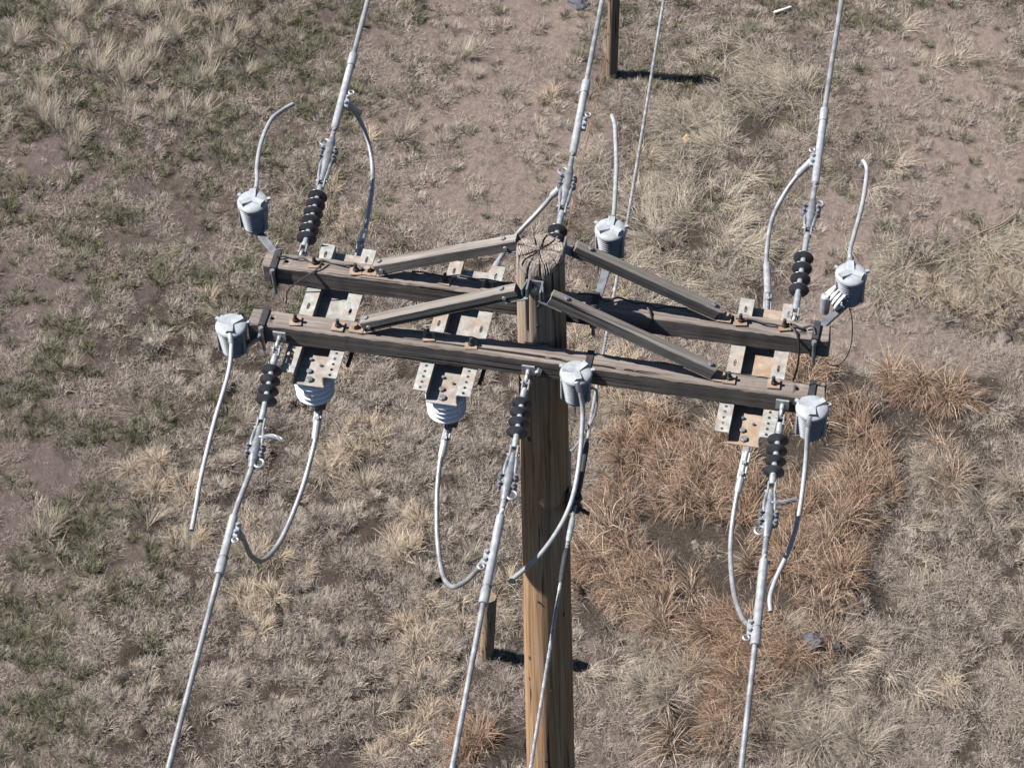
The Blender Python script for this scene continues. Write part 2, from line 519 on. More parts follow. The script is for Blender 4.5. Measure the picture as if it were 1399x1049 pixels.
COL.objects.link(ground)
ground['kind'] = 'structure'
ground['label'] = 'dry pinkish brown soil strewn with matted grass'
ground['category'] = 'ground'

# ------------------------------------------------------------------ grass
def blade_material(name, lo, hi, alt, root):
    m, nt, b = nodes_of(name)
    at_ = N(nt, "ShaderNodeAttribute"); at_.attribute_type = 'INSTANCER'; at_.attribute_name = "tint"
    ge = N(nt, "ShaderNodeNewGeometry")
    c = mixc(nt, ge.outputs["Random Per Island"], lo, hi)
    c = mixc(nt, at_.outputs["Fac"], c, alt)
    nt.links.new(c, b.inputs["Base Color"])
    b.inputs["Roughness"].default_value = .62
    b.inputs["Specular IOR Level"].default_value = .25
    tr = N(nt, "ShaderNodeBsdfTranslucent"); nt.links.new(c, tr.inputs[0])
    mx = N(nt, "ShaderNodeMixShader"); mx.inputs[0].default_value = .12
    out = nt.nodes["Material Output"]
    nt.links.new(b.outputs[0], mx.inputs[1]); nt.links.new(tr.outputs[0], mx.inputs[2])
    nt.links.new(mx.outputs[0], out.inputs[0])
    return m

def tuft_mesh(name, rng, n, rad, lmin, lmax, width, up, lean, curl, seg=3, flat=0.0, wav=.15):
    """n curved blades. up: mean elevation (deg); lean: bias of heading towards +x; curl: droop (deg)"""
    vs = []; fs = []
    for i in range(n):
        r = rad * math.sqrt(rng.random()); a = rng.random() * 2 * math.pi
        base = np.array([r * math.cos(a), r * math.sin(a), -.01 + flat * rng.random()])
        hd = rng.normal(0, .55) if rng.random() < lean else (a + rng.normal(0, .7))
        el = math.radians(max(2, min(88, rng.normal(up, 14))))
        L = rng.uniform(lmin, lmax); wd = width * rng.uniform(.7, 1.25)
        cv = math.radians(curl * rng.uniform(.4, 1.4)) / seg
        p = base.copy(); k = len(vs)
        tw = rng.uniform(-.8, .8)
        for j in range(seg + 1):
            d = np.array([math.cos(hd) * math.cos(el), math.sin(hd) * math.cos(el), math.sin(el)])
            side = np.array([-math.sin(hd), math.cos(hd), 0]) * math.cos(tw) + np.cross(d, [-math.sin(hd), math.cos(hd), 0]) * math.sin(tw)
            ww = wd * (1 - .85 * (j / seg) ** 1.6) * .5
            if j < seg:
                vs.append(p - side * ww); vs.append(p + side * ww)
            else:
                vs.append(p.copy())
            p = p + d * L / seg
            if p[2] < .004: p[2] = .004 + .01 * rng.random()
            el -= cv; hd += rng.normal(0, wav)
        for j in range(seg - 1):
            q = k + 2 * j
            fs.append((q, q + 1, q + 3, q + 2))
        q = k + 2 * (seg - 1)
        fs.append((q, q + 1, q + 2))
    me = bpy.data.meshes.new(name)
    me.from_pydata([tuple(q) for q in vs], [], fs)
    for q in me.polygons: q.use_smooth = True
    return me

def tuft_collection(name, mat, specs, seed):
    rng = np.random.default_rng(seed)
    col = bpy.data.collections.new(name)
    for i, sp in enumerate(specs):
        me = tuft_mesh("%s_%02d" % (name, i), rng, **sp)
        me.materials.append(mat)
        col.objects.link(bpy.data.objects.new("%s_%02d" % (name, i), me))
    return col

def scatter(name, label, cat, col, nvar, x, y, yaw, scl, tint, rng, tilt=.12):
    n = len(x)
    me = bpy.data.meshes.new(name)
    me.vertices.add(n)
    z = height(x, y)
    me.vertices.foreach_set("co", np.stack([x, y, z], 1).astype(np.float32).ravel())
    def att(nm, typ, key, arr):
        a = me.attributes.new(nm, typ, 'POINT'); a.data.foreach_set(key, arr.ravel())
    rot = np.stack([rng.normal(0, tilt, n), rng.normal(0, tilt, n), yaw], 1).astype(np.float32)
    att("rot", 'FLOAT_VECTOR', "vector", rot)
    att("scl", 'FLOAT', "value", scl.astype(np.float32))
    att("tint", 'FLOAT', "value", tint.astype(np.float32))
    att("idx", 'INT', "value", rng.integers(0, nvar, n).astype(np.int32))
    o = bpy.data.objects.new(name, me); COL.objects.link(o)
    ng = bpy.data.node_groups.new(name, 'GeometryNodeTree')
    ng.interface.new_socket("Geometry", in_out='INPUT', socket_type='NodeSocketGeometry')
    ng.interface.new_socket("Geometry", in_out='OUTPUT', socket_type='NodeSocketGeometry')
    gi = ng.nodes.new("NodeGroupInput"); go = ng.nodes.new("NodeGroupOutput")
    mp = ng.nodes.new("GeometryNodeMeshToPoints")
    ip = ng.nodes.new("GeometryNodeInstanceOnPoints")
    ci = ng.nodes.new("GeometryNodeCollectionInfo")
    ci.inputs["Collection"].default_value = col
    ci.inputs["Separate Children"].default_value = True
    ci.inputs["Reset Children"].default_value = True
    def named(nm, typ):
        q = ng.nodes.new("GeometryNodeInputNamedAttribute"); q.data_type = typ; q.inputs["Name"].default_value = nm
        return q.outputs["Attribute"]
    L = ng.links.new
    L(gi.outputs[0], mp.inputs["Mesh"]); L(mp.outputs[0], ip.inputs["Points"])
    L(ci.outputs[0], ip.inputs["Instance"]); ip.inputs["Pick Instance"].default_value = True
    L(named("idx", 'INT'), ip.inputs["Instance Index"])
    L(named("rot", 'FLOAT_VECTOR'), ip.inputs["Rotation"])
    L(named("scl", 'FLOAT'), ip.inputs["Scale"])
    L(ip.outputs[0], go.inputs[0])
    md = o.modifiers.new("grass", 'NODES'); md.node_group = ng
    tag(o, label, cat, kind='stuff')
    return o

RNG = np.random.default_rng(11)
def candidates(per_m2, x0=-8.8, x1=4.2, y0=1.8, y1=14.8):
    n = int(per_m2 * (x1 - x0) * (y1 - y0))
    x = RNG.uniform(x0, x1, n); y = RNG.uniform(y0, y1, n)
    # leave out what neither this camera nor a neighbouring one sees
    left = -7.0 - (y - 3.2) * .22 ; right = 3.6 + (y - 3) * .05
    k = (x > left - .9) & (x < right) & (y > 2.2)
    return x[k], y[k]
def keep(x, y, dens):
    k = RNG.random(len(x)) < dens
    return x[k], y[k]
def flow(x, y, s=60):
    return fbm(x, y, .7, 3, s) * 9.0

def bunches(Z, per_m2, per_bunch, spread, soft=.35, base=0.0, gaps=0.0):
    """tussocks: groups of tufts, tall in the middle, leaning outwards; returns x, y, outward heading, closeness"""
    cx, cy = candidates(per_m2)
    cx, cy = keep(cx, cy, np.clip(zone(Z, cx, cy, soft) + base, 0, 1))
    if gaps: cx, cy = keep(cx, cy, np.clip((fbm(cx, cy, 1.9, 3, 91) - gaps) * 7, .06, 1))
    k = RNG.integers(int(per_bunch * .6), int(per_bunch * 1.4) + 1, len(cx))
    size = np.repeat(RNG.uniform(.6, 1.3, len(cx)), k)
    bx = np.repeat(cx, k); by = np.repeat(cy, k)
    ox = RNG.normal(0, spread, len(bx)) * size; oy = RNG.normal(0, spread, len(bx)) * size
    near = np.exp(-(ox ** 2 + oy ** 2) / (2 * (spread * size) ** 2))
    return bx + ox, by + oy, np.arctan2(oy, ox), near, np.repeat(RNG.random(len(cx)), k)

# 1. thatch: short dead blades lying every way over the whole slope
m_dry = blade_material('dry_blades', (.17, .137, .113), (.67, .575, .487), (.355, .292, .25), None)
c_th = tuft_collection('thatch', m_dry, [
    dict(n=110, rad=.11, lmin=.02, lmax=.07, width=.0023, up=22, lean=.2, curl=20, flat=.025, wav=.25) for _ in range(5)], 1)
x, y = candidates(230)
d = np.clip(.62 + .6 * zone(HAY, x, y) + .3 * zone(FLUFF, x, y) - .38 * zone(BARE, x, y) - .6 * zone(RUST, x, y) - .12 * np.clip((-3.4 - x) / 1.5, 0, 1), .06, 1) * np.clip((fbm(x, y, 4.6, 4, 70) - .40) * 6, .05, 1)
x, y = keep(x, y, d)
scatter('dead_grass_thatch', 'mat of short dead tan grass lying flat over the slope', 'grass', c_th, 5, x, y,
        RNG.uniform(0, 6.28, len(x)), RNG.uniform(.6, 1.25, len(x)), np.clip(fbm(x, y, 1.2, 3, 71) * 1.8 - .4, 0, 1), RNG)

# 2. small fuzzy clumps
m_fuz = blade_material('fuzzy_blades', (.22, .178, .145), (.83, .72, .605), (.42, .35, .298), None)
c_fz = tuft_collection('fuzz', m_fuz, [
    dict(n=150, rad=.035 + .008 * i, lmin=.03, lmax=.085, width=.0024, up=55, lean=.12, curl=50, wav=.25) for i in range(5)], 2)
x, y = candidates(210)
d = np.clip(.30 + .75 * zone(FLUFF, x, y) + .2 * zone(HAY, x, y) - .1 * zone(BARE, x, y) - .3 * zone(RUST, x, y), .02, 1) * np.clip((fbm(x, y, 7.0, 3, 73) - .45) * 10, .0, 1)
d = d * (1 - .55 * np.clip((-4.2 - x) / 1.0, 0, 1))
x, y = keep(x, y, d)
scatter('fuzzy_grass', 'low fuzzy clumps of pale dead grass on lumpy ground', 'grass', c_fz, 5, x, y,
        RNG.uniform(0, 6.28, len(x)), RNG.uniform(.55, 1.4, len(x)), np.clip(fbm(x, y, 1.6, 3, 74) * 1.8 - .45, 0, 1), RNG)

# 3. olive green tufts
m_grn = blade_material('green_blades', (.055, .064, .032), (.20, .20, .112), (.29, .26, .185), None)
c_gr = tuft_collection('green', m_grn, [
    dict(n=90, rad=.022 + .008 * i, lmin=.04, lmax=.11, width=.004, up=55, lean=.1, curl=40, wav=.2) for i in range(5)], 3)
x, y = candidates(230)
side = np.clip((-3.0 - x) / 1.6, 0, 1)
top = np.clip((y - 8.6) / 2, 0, 1) * .28
d = np.clip(.03 + .95 * side + top, 0, 1) * np.clip((fbm(x, y, 3.2, 4, 75) - .37) * 4.5, .03, 1) * (1 - .8 * zone(BARE, x, y)) * (1 - .85 * zone(FLUFF, x, y)) * (1 - zone(HAY, x, y)) * (1 - zone(RUST, x, y))
x, y = keep(x, y, d)
scatter('green_grass', 'small olive green grass tufts dotted over the bare slope', 'grass', c_gr, 5, x, y,
        RNG.uniform(0, 6.28, len(x)), RNG.uniform(.4, 1.2, len(x)), RNG.random(len(x)) ** 1.3, RNG)

# 4. straw: long pale lodged blades
m_str = blade_material('straw_blades', (.32, .265, .20), (.72, .63, .50), (.46, .39, .305), None)
c_st = tuft_collection('straw', m_str, [
    dict(n=70, rad=.07, lmin=.12, lmax=.28, width=.003, up=30, lean=.85, curl=50, seg=4, wav=.16) for i in range(5)], 4)
x, y = candidates(130)
z1 = zone(STRAW, x, y); z2 = zone(HAY, x, y)
rightside = np.clip((x + 1.6) / 1.2, 0, 1)
d = np.clip(.9 * z1 + .12 * z2 + .06 * rightside * (1 - z2), .008, 1) * (1 - .8 * zone(BARE, x, y)) * np.clip((fbm(x, y, 3.0, 3, 77) - .36) * 5, .05, 1) * (1 - .7 * zone(RUST, x, y))
x, y = keep(x, y, d)
scatter('lodged_straw_grass', 'long pale straw grass flattened in swirls beyond the pole', 'grass', c_st, 5, x, y,
        flow(x, y) + RNG.normal(0, .45, len(x)), RNG.uniform(.55, 1.2, len(x)), RNG.random(len(x)), RNG)

# 5. upright pale straw stand
c_up = tuft_collection('upright', m_str, [
    dict(n=40, rad=.03, lmin=.14, lmax=.36, width=.0032, up=62, lean=.75, curl=30, seg=4, wav=.1) for i in range(5)], 5)
x, y, hd, near, tn = bunches(UPSTRAW, 22, 5, .05, base=.012)
scatter('standing_straw_grass', 'wispy upright straw coloured grass in loose stands', 'grass', c_up, 5, x, y,
        np.where(RNG.random(len(x)) < .5, hd, 1.2 + RNG.normal(0, .6, len(x))), RNG.uniform(.5, 1.0, len(x)) * (.6 + .5 * near), tn * .9, RNG)

# 6. golden tufts
m_gld = blade_material('golden_blades', (.26, .19, .13), (.80, .67, .52), (.50, .39, .28), None)
c_gd = tuft_collection('golden', m_gld, [
    dict(n=46, rad=.03, lmin=.08, lmax=.2, width=.0036, up=55, lean=.75, curl=85, seg=4, wav=.16) for i in range(5)], 6)
x, y, hd, near, tn = bunches(GOLD, 30, 6, .06, base=.004)
scatter('golden_grass', 'curled golden straw tufts scattered among fuzzy grass', 'grass', c_gd, 5, x, y,
        np.where(RNG.random(len(x)) < .3, hd, 2.6 + RNG.normal(0, 1.1, len(x))), RNG.uniform(.75, 1.25, len(x)) * (.65 + .5 * near), tn, RNG)

# 7. tall rust-brown bunch grass
m_rst = blade_material('rust_blades', (.075, .044, .03), (.78, .59, .44), (.315, .192, .122), None)
c_rs = tuft_collection('rust', m_rst, [
    dict(n=40, rad=.035, lmin=.14, lmax=.40, width=.0042, up=64, lean=.8, curl=110 + 12 * i, seg=6, wav=.16) for i in range(6)], 7)
x, y, hd, near, tn = bunches(RUST, 60, 9, .085, gaps=.375)
lean = 3.0 + (flow(x, y, 63) - 4.5) * .55
mixed = np.where(RNG.random(len(x)) < .10, hd, lean) + RNG.normal(0, .6, len(x))
scatter('rust_bunch_grass', 'tall rusty brown bunch grass arching over the slope', 'grass', c_rs, 6, x, y,
        mixed, RNG.uniform(.6, 1.15, len(x)) * (.6 + .6 * near), np.clip(tn * .8 + RNG.normal(0, .15, len(x)), 0, 1), RNG)

# 8. grey bunch grass beside the rusty stand
m_gry = blade_material('grey_blades', (.22, .18, .145), (.66, .585, .475), (.42, .33, .255), None)
c_gy = tuft_collection('grey', m_gry, [
    dict(n=44, rad=.03, lmin=.16, lmax=.42, width=.0036, up=52, lean=.75, curl=70, seg=5, wav=.1) for i in range(4)], 8)
x, y, hd, near, tn = bunches(GREY, 18, 9, .07)
scatter('grey_bunch_grass', 'greyish bunch grass fanning out among the rusty grass', 'grass', c_gy, 4, x, y,
        np.where(RNG.random(len(x)) < .5, hd, 3.1 + RNG.normal(0, .5, len(x))), RNG.uniform(.6, 1.05, len(x)) * (.6 + .5 * near), tn * .8, RNG)

# 9. clods and grit on the open soil
m_cr, nt_, b_ = nodes_of('soil_crumbs')
at_ = N(nt_, "ShaderNodeAttribute"); at_.attribute_type = 'INSTANCER'; at_.attribute_name = "tint"
nt_.links.new(mixc(nt_, at_.outputs["Fac"], (.17, .13, .11), (.46, .38, .33)), b_.inputs["Base Color"])
b_.inputs["Roughness"].default_value = .95
c_cr = bpy.data.collections.new('crumbs')
for i in range(4):
    bm = bmesh.new(); bmesh.ops.create_icosphere(bm, subdivisions=1, radius=.5)
    rg = random.Random(90 + i)
    for v_ in bm.verts: v_.co = Vector((v_.co.x, v_.co.y * .85, v_.co.z * .7)) * rg.uniform(.7, 1.25)
    me = bpy.data.meshes.new('crumbs_%02d' % i); bm.to_mesh(me); bm.free(); me.materials.append(m_cr)
    c_cr.objects.link(bpy.data.objects.new('crumbs_%02d' % i, me))
x, y = candidates(110)
x, y = keep(x, y, np.clip(.25 + .6 * zone(BARE, x, y), 0, 1) * np.clip((fbm(x, y, 2.5, 3, 95) - .3) * 3, .1, 1))
scatter('soil_clods', 'crumbs and clods of dry soil on the bare slope', 'soil', c_cr, 4, x, y,
        RNG.uniform(0, 6.28, len(x)), np.clip(.009 * np.exp(RNG.normal(0, .5, len(x))), .004, .04), RNG.random(len(x)), RNG, .5)

# ------------------------------------------------------------------ pole
A = 9.5                      # top of the crossarms
ZTOP = 9.95
AW, AH = .09, .105
YB, YF = .165, -.165
def pole_r(z): return .1 + .0055 * (ZTOP - z)

def make_pole():
    root = thing('utility_pole', (0, 0, 0), 'tall round brown wooden pole with cracked grey top carrying both crossarms', 'pole')
    n = 72
    rng = np.random.default_rng(4)
    ph = rng.random(9) * 6.28
    # deep drying checks: angle, half width, depth, bottom
    checks = [(-1.35, .035, .022, 9.2), (-1.0, .028, .012, 9.45), (-1.9, .03, .014, 9.3), (-.45, .03, .016, 9.0), (-2.5, .03, .012, 9.5), (.6, .04, .02, 9.1), (2.0, .04, .02, 9.2)]
    zs = [-.4] + list(np.arange(0, 8.0, .4)) + list(np.arange(8.0, ZTOP - .02, .05))
    def rad(a, z):
        r = pole_r(z) + .0022 * math.sin(3 * a + ph[0] + z * .7) + .0018 * math.sin(5 * a + ph[1] - z) + .001 * math.sin(11 * a + ph[2] + 2 * z)
        for ca, hw, dp, zb in checks:
            da = abs((a - ca + math.pi) % (2 * math.pi) - math.pi)
            if da < hw * 1.6 and z > zb:
                r -= dp * max(0, 1 - da / (hw * 1.6)) * min(1, (z - zb) / .35)
        return r
    m = MB(); vs = []; fs = []
    for z in zs:
        for i in range(n):
            a = 2 * math.pi * i / n
            r = rad(a, z)
            vs.append((r * math.cos(a), r * math.sin(a), z))
    rows = len(zs)
    for j in range(rows - 1):
        for i in range(n):
            k = (i + 1) % n
            fs.append((j * n + i, j * n + k, (j + 1) * n + k, (j + 1) * n + i))
    m.add(vs, fs)
    shaft = m.build('shaft', 'pole', root, 60)
    # split end grain: rough cut face with radial cracks, wedges at uneven heights, worn rim
    m = MB(); vs = []; fs = []
    nn = 240; R = 22
    crk = sorted([((i + rng.uniform(-.35, .35)) * 6.283 / 9) % 6.283 for i in range(9)])
    cw = [rng.uniform(.0018, .0042) for _ in crk]; cdp = [rng.uniform(.010, .03) for _ in crk]; c0 = [rng.choice([.05, .1, .3, .5]) for _ in crk]
    wz = [rng.normal(0, .0022) for _ in crk]; wt = [rng.normal(0, .005) for _ in crk]
    for j in range(R + 1):
        t = 1 - j / R
        for i in range(nn):
            a = 2 * math.pi * i / nn
            r = rad(a, zs[-1]) * t
            k = max([q for q in range(len(crk)) if crk[q] <= a], default=len(crk) - 1)
            zz = ZTOP + .008 * math.sin(a * 2 + 1) * t + (wz[k] + wt[k] * (t - .5)) * min(1, t * 2.5) + rng.normal(0, .0011)
            zz += .0012 * math.sin(t * 70 + 2 * math.sin(a * 3))
            chip = max(0, math.sin(a + 2.9)) ** 3 * max(0, t - .72) / .28 * .045 + max(0, t - .93) / .07 * .006
            zz -= chip
            for q in range(len(crk)):
                da = abs((a - crk[q] - .07 * math.sin(t * 5 + q * 2.3) + math.pi) % (2 * math.pi) - math.pi) * r
                if t > c0[q] and da < cw[q]: zz -= cdp[q] * (1 - (da / cw[q]) ** 2) * min(1, (t - c0[q]) * 4)
            if j == 0: zz = zs[-1] - .02
            vs.append((r * math.cos(a), r * math.sin(a), zz))
    for j in range(R):
        for i in range(nn):
            k = (i + 1) % nn
            fs.append((j * nn + i, j * nn + k, (j + 1) * nn + k, (j + 1) * nn + i))
    m.add(vs, fs)
    top = m.build('end_grain_top', 'endgrain', root, 30)
    top['label'] = 'weathered end grain split by radial cracks'
    # pole hardware: empty bolt heads and nails on the face towards the camera side
    for a, z, r in ((-1.45, 9.72, .008), (-1.5, 9.6, .008), (-1.2, 8.15, .007), (-1.75, 7.7, .006), (-1.3, 7.0, .006), (-1.6, 6.4, .006)):
        q = Vector((math.cos(a), math.sin(a), 0)); c = q * (pole_r(z) - .004) + Vector((0, 0, z))
        MB().cyl(c, c + q * .01, r, 8).build('nail', 'black_metal', root)
    # through bolts with gain plates that seat the crossarms
    for z in (A - .035,):
        for s in (-1, 1):
            MB().box((0, s * .1115, z - .02), (.10, .018, .10), None, .003).build('gain_plate', 'galv_dark', root)
            b = MB(); b.hexbolt((0.03, s * .209, z - .02), (.03, s * .232, z - .02), .016); b.build('bolt', 'galv_dark', root)
    return root
make_pole()

# ------------------------------------------------------------------ crossarms
def boolean_holes(o, holes, r, depth):
    m = MB()
    for (hx, hy, hz) in holes:
        m.cyl((hx, hy, hz - depth), (hx, hy, hz + .02), r, 14)
    c = m.build('cutter', 'arm', None)
    c.location = o.matrix_world.translation if o.parent is None else o.parent.location
    md = o.modifiers.new('holes', 'BOOLEAN'); md.operation = 'DIFFERENCE'; md.object = c; md.solver = 'EXACT'
    bpy.context.view_layer.update()
    dg = bpy.context.evaluated_depsgraph_get()
    nm = bpy.data.meshes.new_from_object(o.evaluated_get(dg))
    o.modifiers.clear(); o.data = nm
    bpy.data.objects.remove(c)

def make_arm(name, x0, yc, label, seed, holes):
    root = thing(name, (x0, yc, A), label, 'crossarm', 'paired wooden crossarms')
    rng = np.random.default_rng(seed)
    L = 1.22; nseg = 90
    c = .006; hw, hh = AW / 2, AH
    sec = [(-hw + c, 0), (hw - c, 0), (hw, -c), (hw, -hh + c), (hw - c, -hh), (-hw + c, -hh), (-hw, -hh + c), (-hw, -c)]
    vs = []; fs = []; n = len(sec)
    for i in range(nseg + 1):
        t = -L + 2 * L * i / nseg
        for j, (sy, sz) in enumerate(sec):
            e = rng.normal(0, .0009)
            bev = rng.normal(0, .004) if rng.random() < .5 else rng.normal(0, .001) if j in (0, 7, 1, 2) else 0
            end = .004 * rng.normal() if i in (0, nseg) else 0
            vs.append((t + end, sy + e + (.002 * math.sin(t * 2.1 + seed)), sz + e * .6 - abs(bev) * .7 + .003 * math.sin(t * 1.7 + seed)))
    for i in range(nseg):
        for j in range(n):
            k = (j + 1) % n
            fs.append((i * n + j, i * n + k, (i + 1) * n + k, (i + 1) * n + j))
    fs.append(tuple(range(n))); fs.append(tuple(nseg * n + j for j in range(n))[::-1])
    m = MB(); m.add([Vector(q) + Vector((x0, yc, A)) for q in vs], fs)
    beam = m.build('beam', 'arm', root, 25)
    boolean_holes(beam, [(hx - x0, 0, 0) for hx in holes], .010, .05)
    return root
make_arm('crossarm', -.024, YB, 'weathered wooden crossarm whose end holds the arrester with coiled white cable', 3, (-1.144, 1.096))
make_arm('crossarm', 0.0, YF, 'weathered wooden crossarm carrying the arrester whose lead hangs over rusty grass', 8, (-1.122, 1.107))

# ------------------------------------------------------------------ braces
def make_brace(xa, xt, yc, yt, zt, label):
    """timber brace from the top of an arm up to the pole"""
    a = Vector((xa, yc, A + .028)); b = Vector((xt, yt, zt))
    root = thing('crossarm_brace', (xa, yc, A), label, 'brace', 'four wooden crossarm braces')
    d = (b - a).normalized()
    x = d; y = Vector((0, 0, 1)).cross(x).normalized(); z = x.cross(y)
    R = Matrix((x, y, z)).transposed()
    L = (b - a).length
    m = MB()
    # timber in local axes, lightly uneven
    rng = np.random.default_rng(int(abs(xa * 100) + yc * 70 + 50))
    n = 24; c = .004; hw, hh = .022, .029
    sec = [(-hw + c, hh), (hw - c, hh), (hw, hh - c), (hw, -hh + c), (hw - c, -hh), (-hw + c, -hh), (-hw, -hh + c), (-hw, hh - c)]
    vs = []; fs = []
    for i in range(n + 1):
        t = .02 + (L - .05) * i / n
        for sy, sz in sec:
            vs.append(a + R @ Vector((t, sy + rng.normal(0, .0005), sz + rng.normal(0, .0006))))
    for i in range(n):
        for j in range(8):
            k = (j + 1) % 8
            fs.append((i * 8 + j, i * 8 + k, (i + 1) * 8 + k, (i + 1) * 8 + j))
    fs.append(tuple(range(8))); fs.append(tuple(n * 8 + j for j in range(8)))
    m.add(vs, fs)
    o = m.build('timber', 'brace', root, 25)
    # grain follows the brace: use a rotated mesh frame
    o.data.transform((R.to_4x4()).inverted()); o.matrix_local = R.to_4x4()
    # steel shoe at the arm: foot flat on the arm and a clip under the timber
    s = 1 if xt > xa else -1
    f = MB(); f.box((xa - s * .012, yc, A + .005), (.062, .05, .008), None, .002)
    f.bar(a + d * -.01 - z * .032, a + d * .14 - z * .032, .046, .006, z, .001)
    f.build('foot_plate', 'rusty', root)
    bt = MB(); bt.hexbolt((xa - s * .02, yc, A + .006), (xa - s * .02, yc, A + .03), .014); bt.build('foot_bolt', 'rusty', root)
    for t in (.05, L - .09):
        q = a + d * t
        MB().hexbolt(q + z * .027, q + z * .038, .011).build('bolt_head', 'galv_dark', root)
        MB().hexbolt(q - y * .03, q - y * .022, .009).build('side_bolt', 'galv', root)
    # top clip bent towards the pole
    sy = 1 if yc < 0 else -1
    t2 = MB(); t2.bar(b - d * .10 - z * .032, b + d * .005 - z * .032, .05, .006, z, .001)
    t2.box(b + Vector((s * .012, sy * .012, -.01)), (.008, .062, .07), None, .001)
    t2.build('top_clip', 'galv_dark', root)
    return root
make_brace(-.745, -.035, YF, -.148, 9.862, 'sunlit pale wooden brace rising from the crossarm beside the middle switch')
make_brace(.775, .045, YF, -.148, 9.852, 'grey wooden brace sloping down in front of the pole to the rusty grass side')
make_brace(-.765, -.09, YB, .15, 9.835, 'wooden brace behind the middle switch reaching the split pole top')
make_brace(.74, .09, YB, .15, 9.845, 'dark grey wooden brace below the arrester that stands beyond the pole')

def pole_bracket(s, label):
    root = thing('brace_bracket', (0, s * .105, 9.84), label, 'bracket', 'steel brackets holding the brace tops')
    y0 = s * (pole_r(9.84) + .004)
    m = MB()
    m.box((0, y0, 9.835), (.075, .008, .085), None, .002)
    m.build('back_plate', 'galv_dark', root)
    for q in (-1, 1):
        m = MB(); m.box((q * .037, y0 + s * .027, 9.84), (.007, .06, .075), Matrix.Rotation(-q * s * .25, 3, 'Z'), .002)
        m.build('ear', 'galv_dark', root)
    m = MB(); m.hexbolt((0, y0, 9.84), (0, y0 + s * .024, 9.84), .014); m.build('bolt', 'galv', root)
pole_bracket(-1, 'dark steel bracket joining two braces on the open pole face')
pole_bracket(1, 'dark steel bracket behind the pole joining the other two braces')

# ------------------------------------------------------------------ switches
def holed_strip(m, xc, wd, y0, y1, zt, th, holes):
    """flat strip along y with real round or slotted holes: (y, radius x, radius y)"""
    holes = sorted(holes)
    def solid(a, b):
        m.box((xc, (a + b) / 2, zt - th / 2), (wd, b - a, th))
    cur = y0
    for hy, rx, ry in holes:
        hl = ry + .0078
        if hy - hl > cur + 1e-5: solid(cur, hy - hl)
        k = 16; outer = []; inner = []
        for i in range(k):
            a = 2 * math.pi * i / k
            ca, sa = math.cos(a), math.sin(a)
            s = 1 / max(abs(ca), abs(sa))
            outer.append((xc + ca * s * wd / 2, hy + sa * s * hl)); inner.append((xc + ca * rx, hy + sa * ry))
        vs = [(*q, zt) for q in outer] + [(*q, zt) for q in inner] + [(*q, zt - th) for q in outer] + [(*q, zt - th) for q in inner]
        fs = []
        for i in range(k):
            j = (i + 1) % k
            fs += [(i, j, k + j, k + i), (2 * k + i, 3 * k + i, 3 * k + j, 2 * k + j), (k + i, k + j, 3 * k + j, 3 * k + i), (i, 2 * k + i, 2 * k + j, j)]
        m.add(vs, fs)
        cur = hy + hl
    if cur < y1: solid(cur, y1)

def insulator(root, c, n, r, name='porcelain_insulator', down=True):
    m = MB(); prof = [(0, .04), (.012, .042)]
    t = .016
    for i in range(n):
        rs = r * (1 - .02 * i)
        prof += [(t, .05), (t + .006, rs * .8), (t + .014, rs * .97), (t + .020, rs), (t + .025, rs * .97), (t + .0265, rs * .8), (t + .029, .05)]
        t += .032
    prof += [(t + .004, .04), (t + .03, .038)]
    m.lathe(c, (0, 0, -1), prof, 40)
    return m.build(name, 'porcelain', root, 50), t + .03

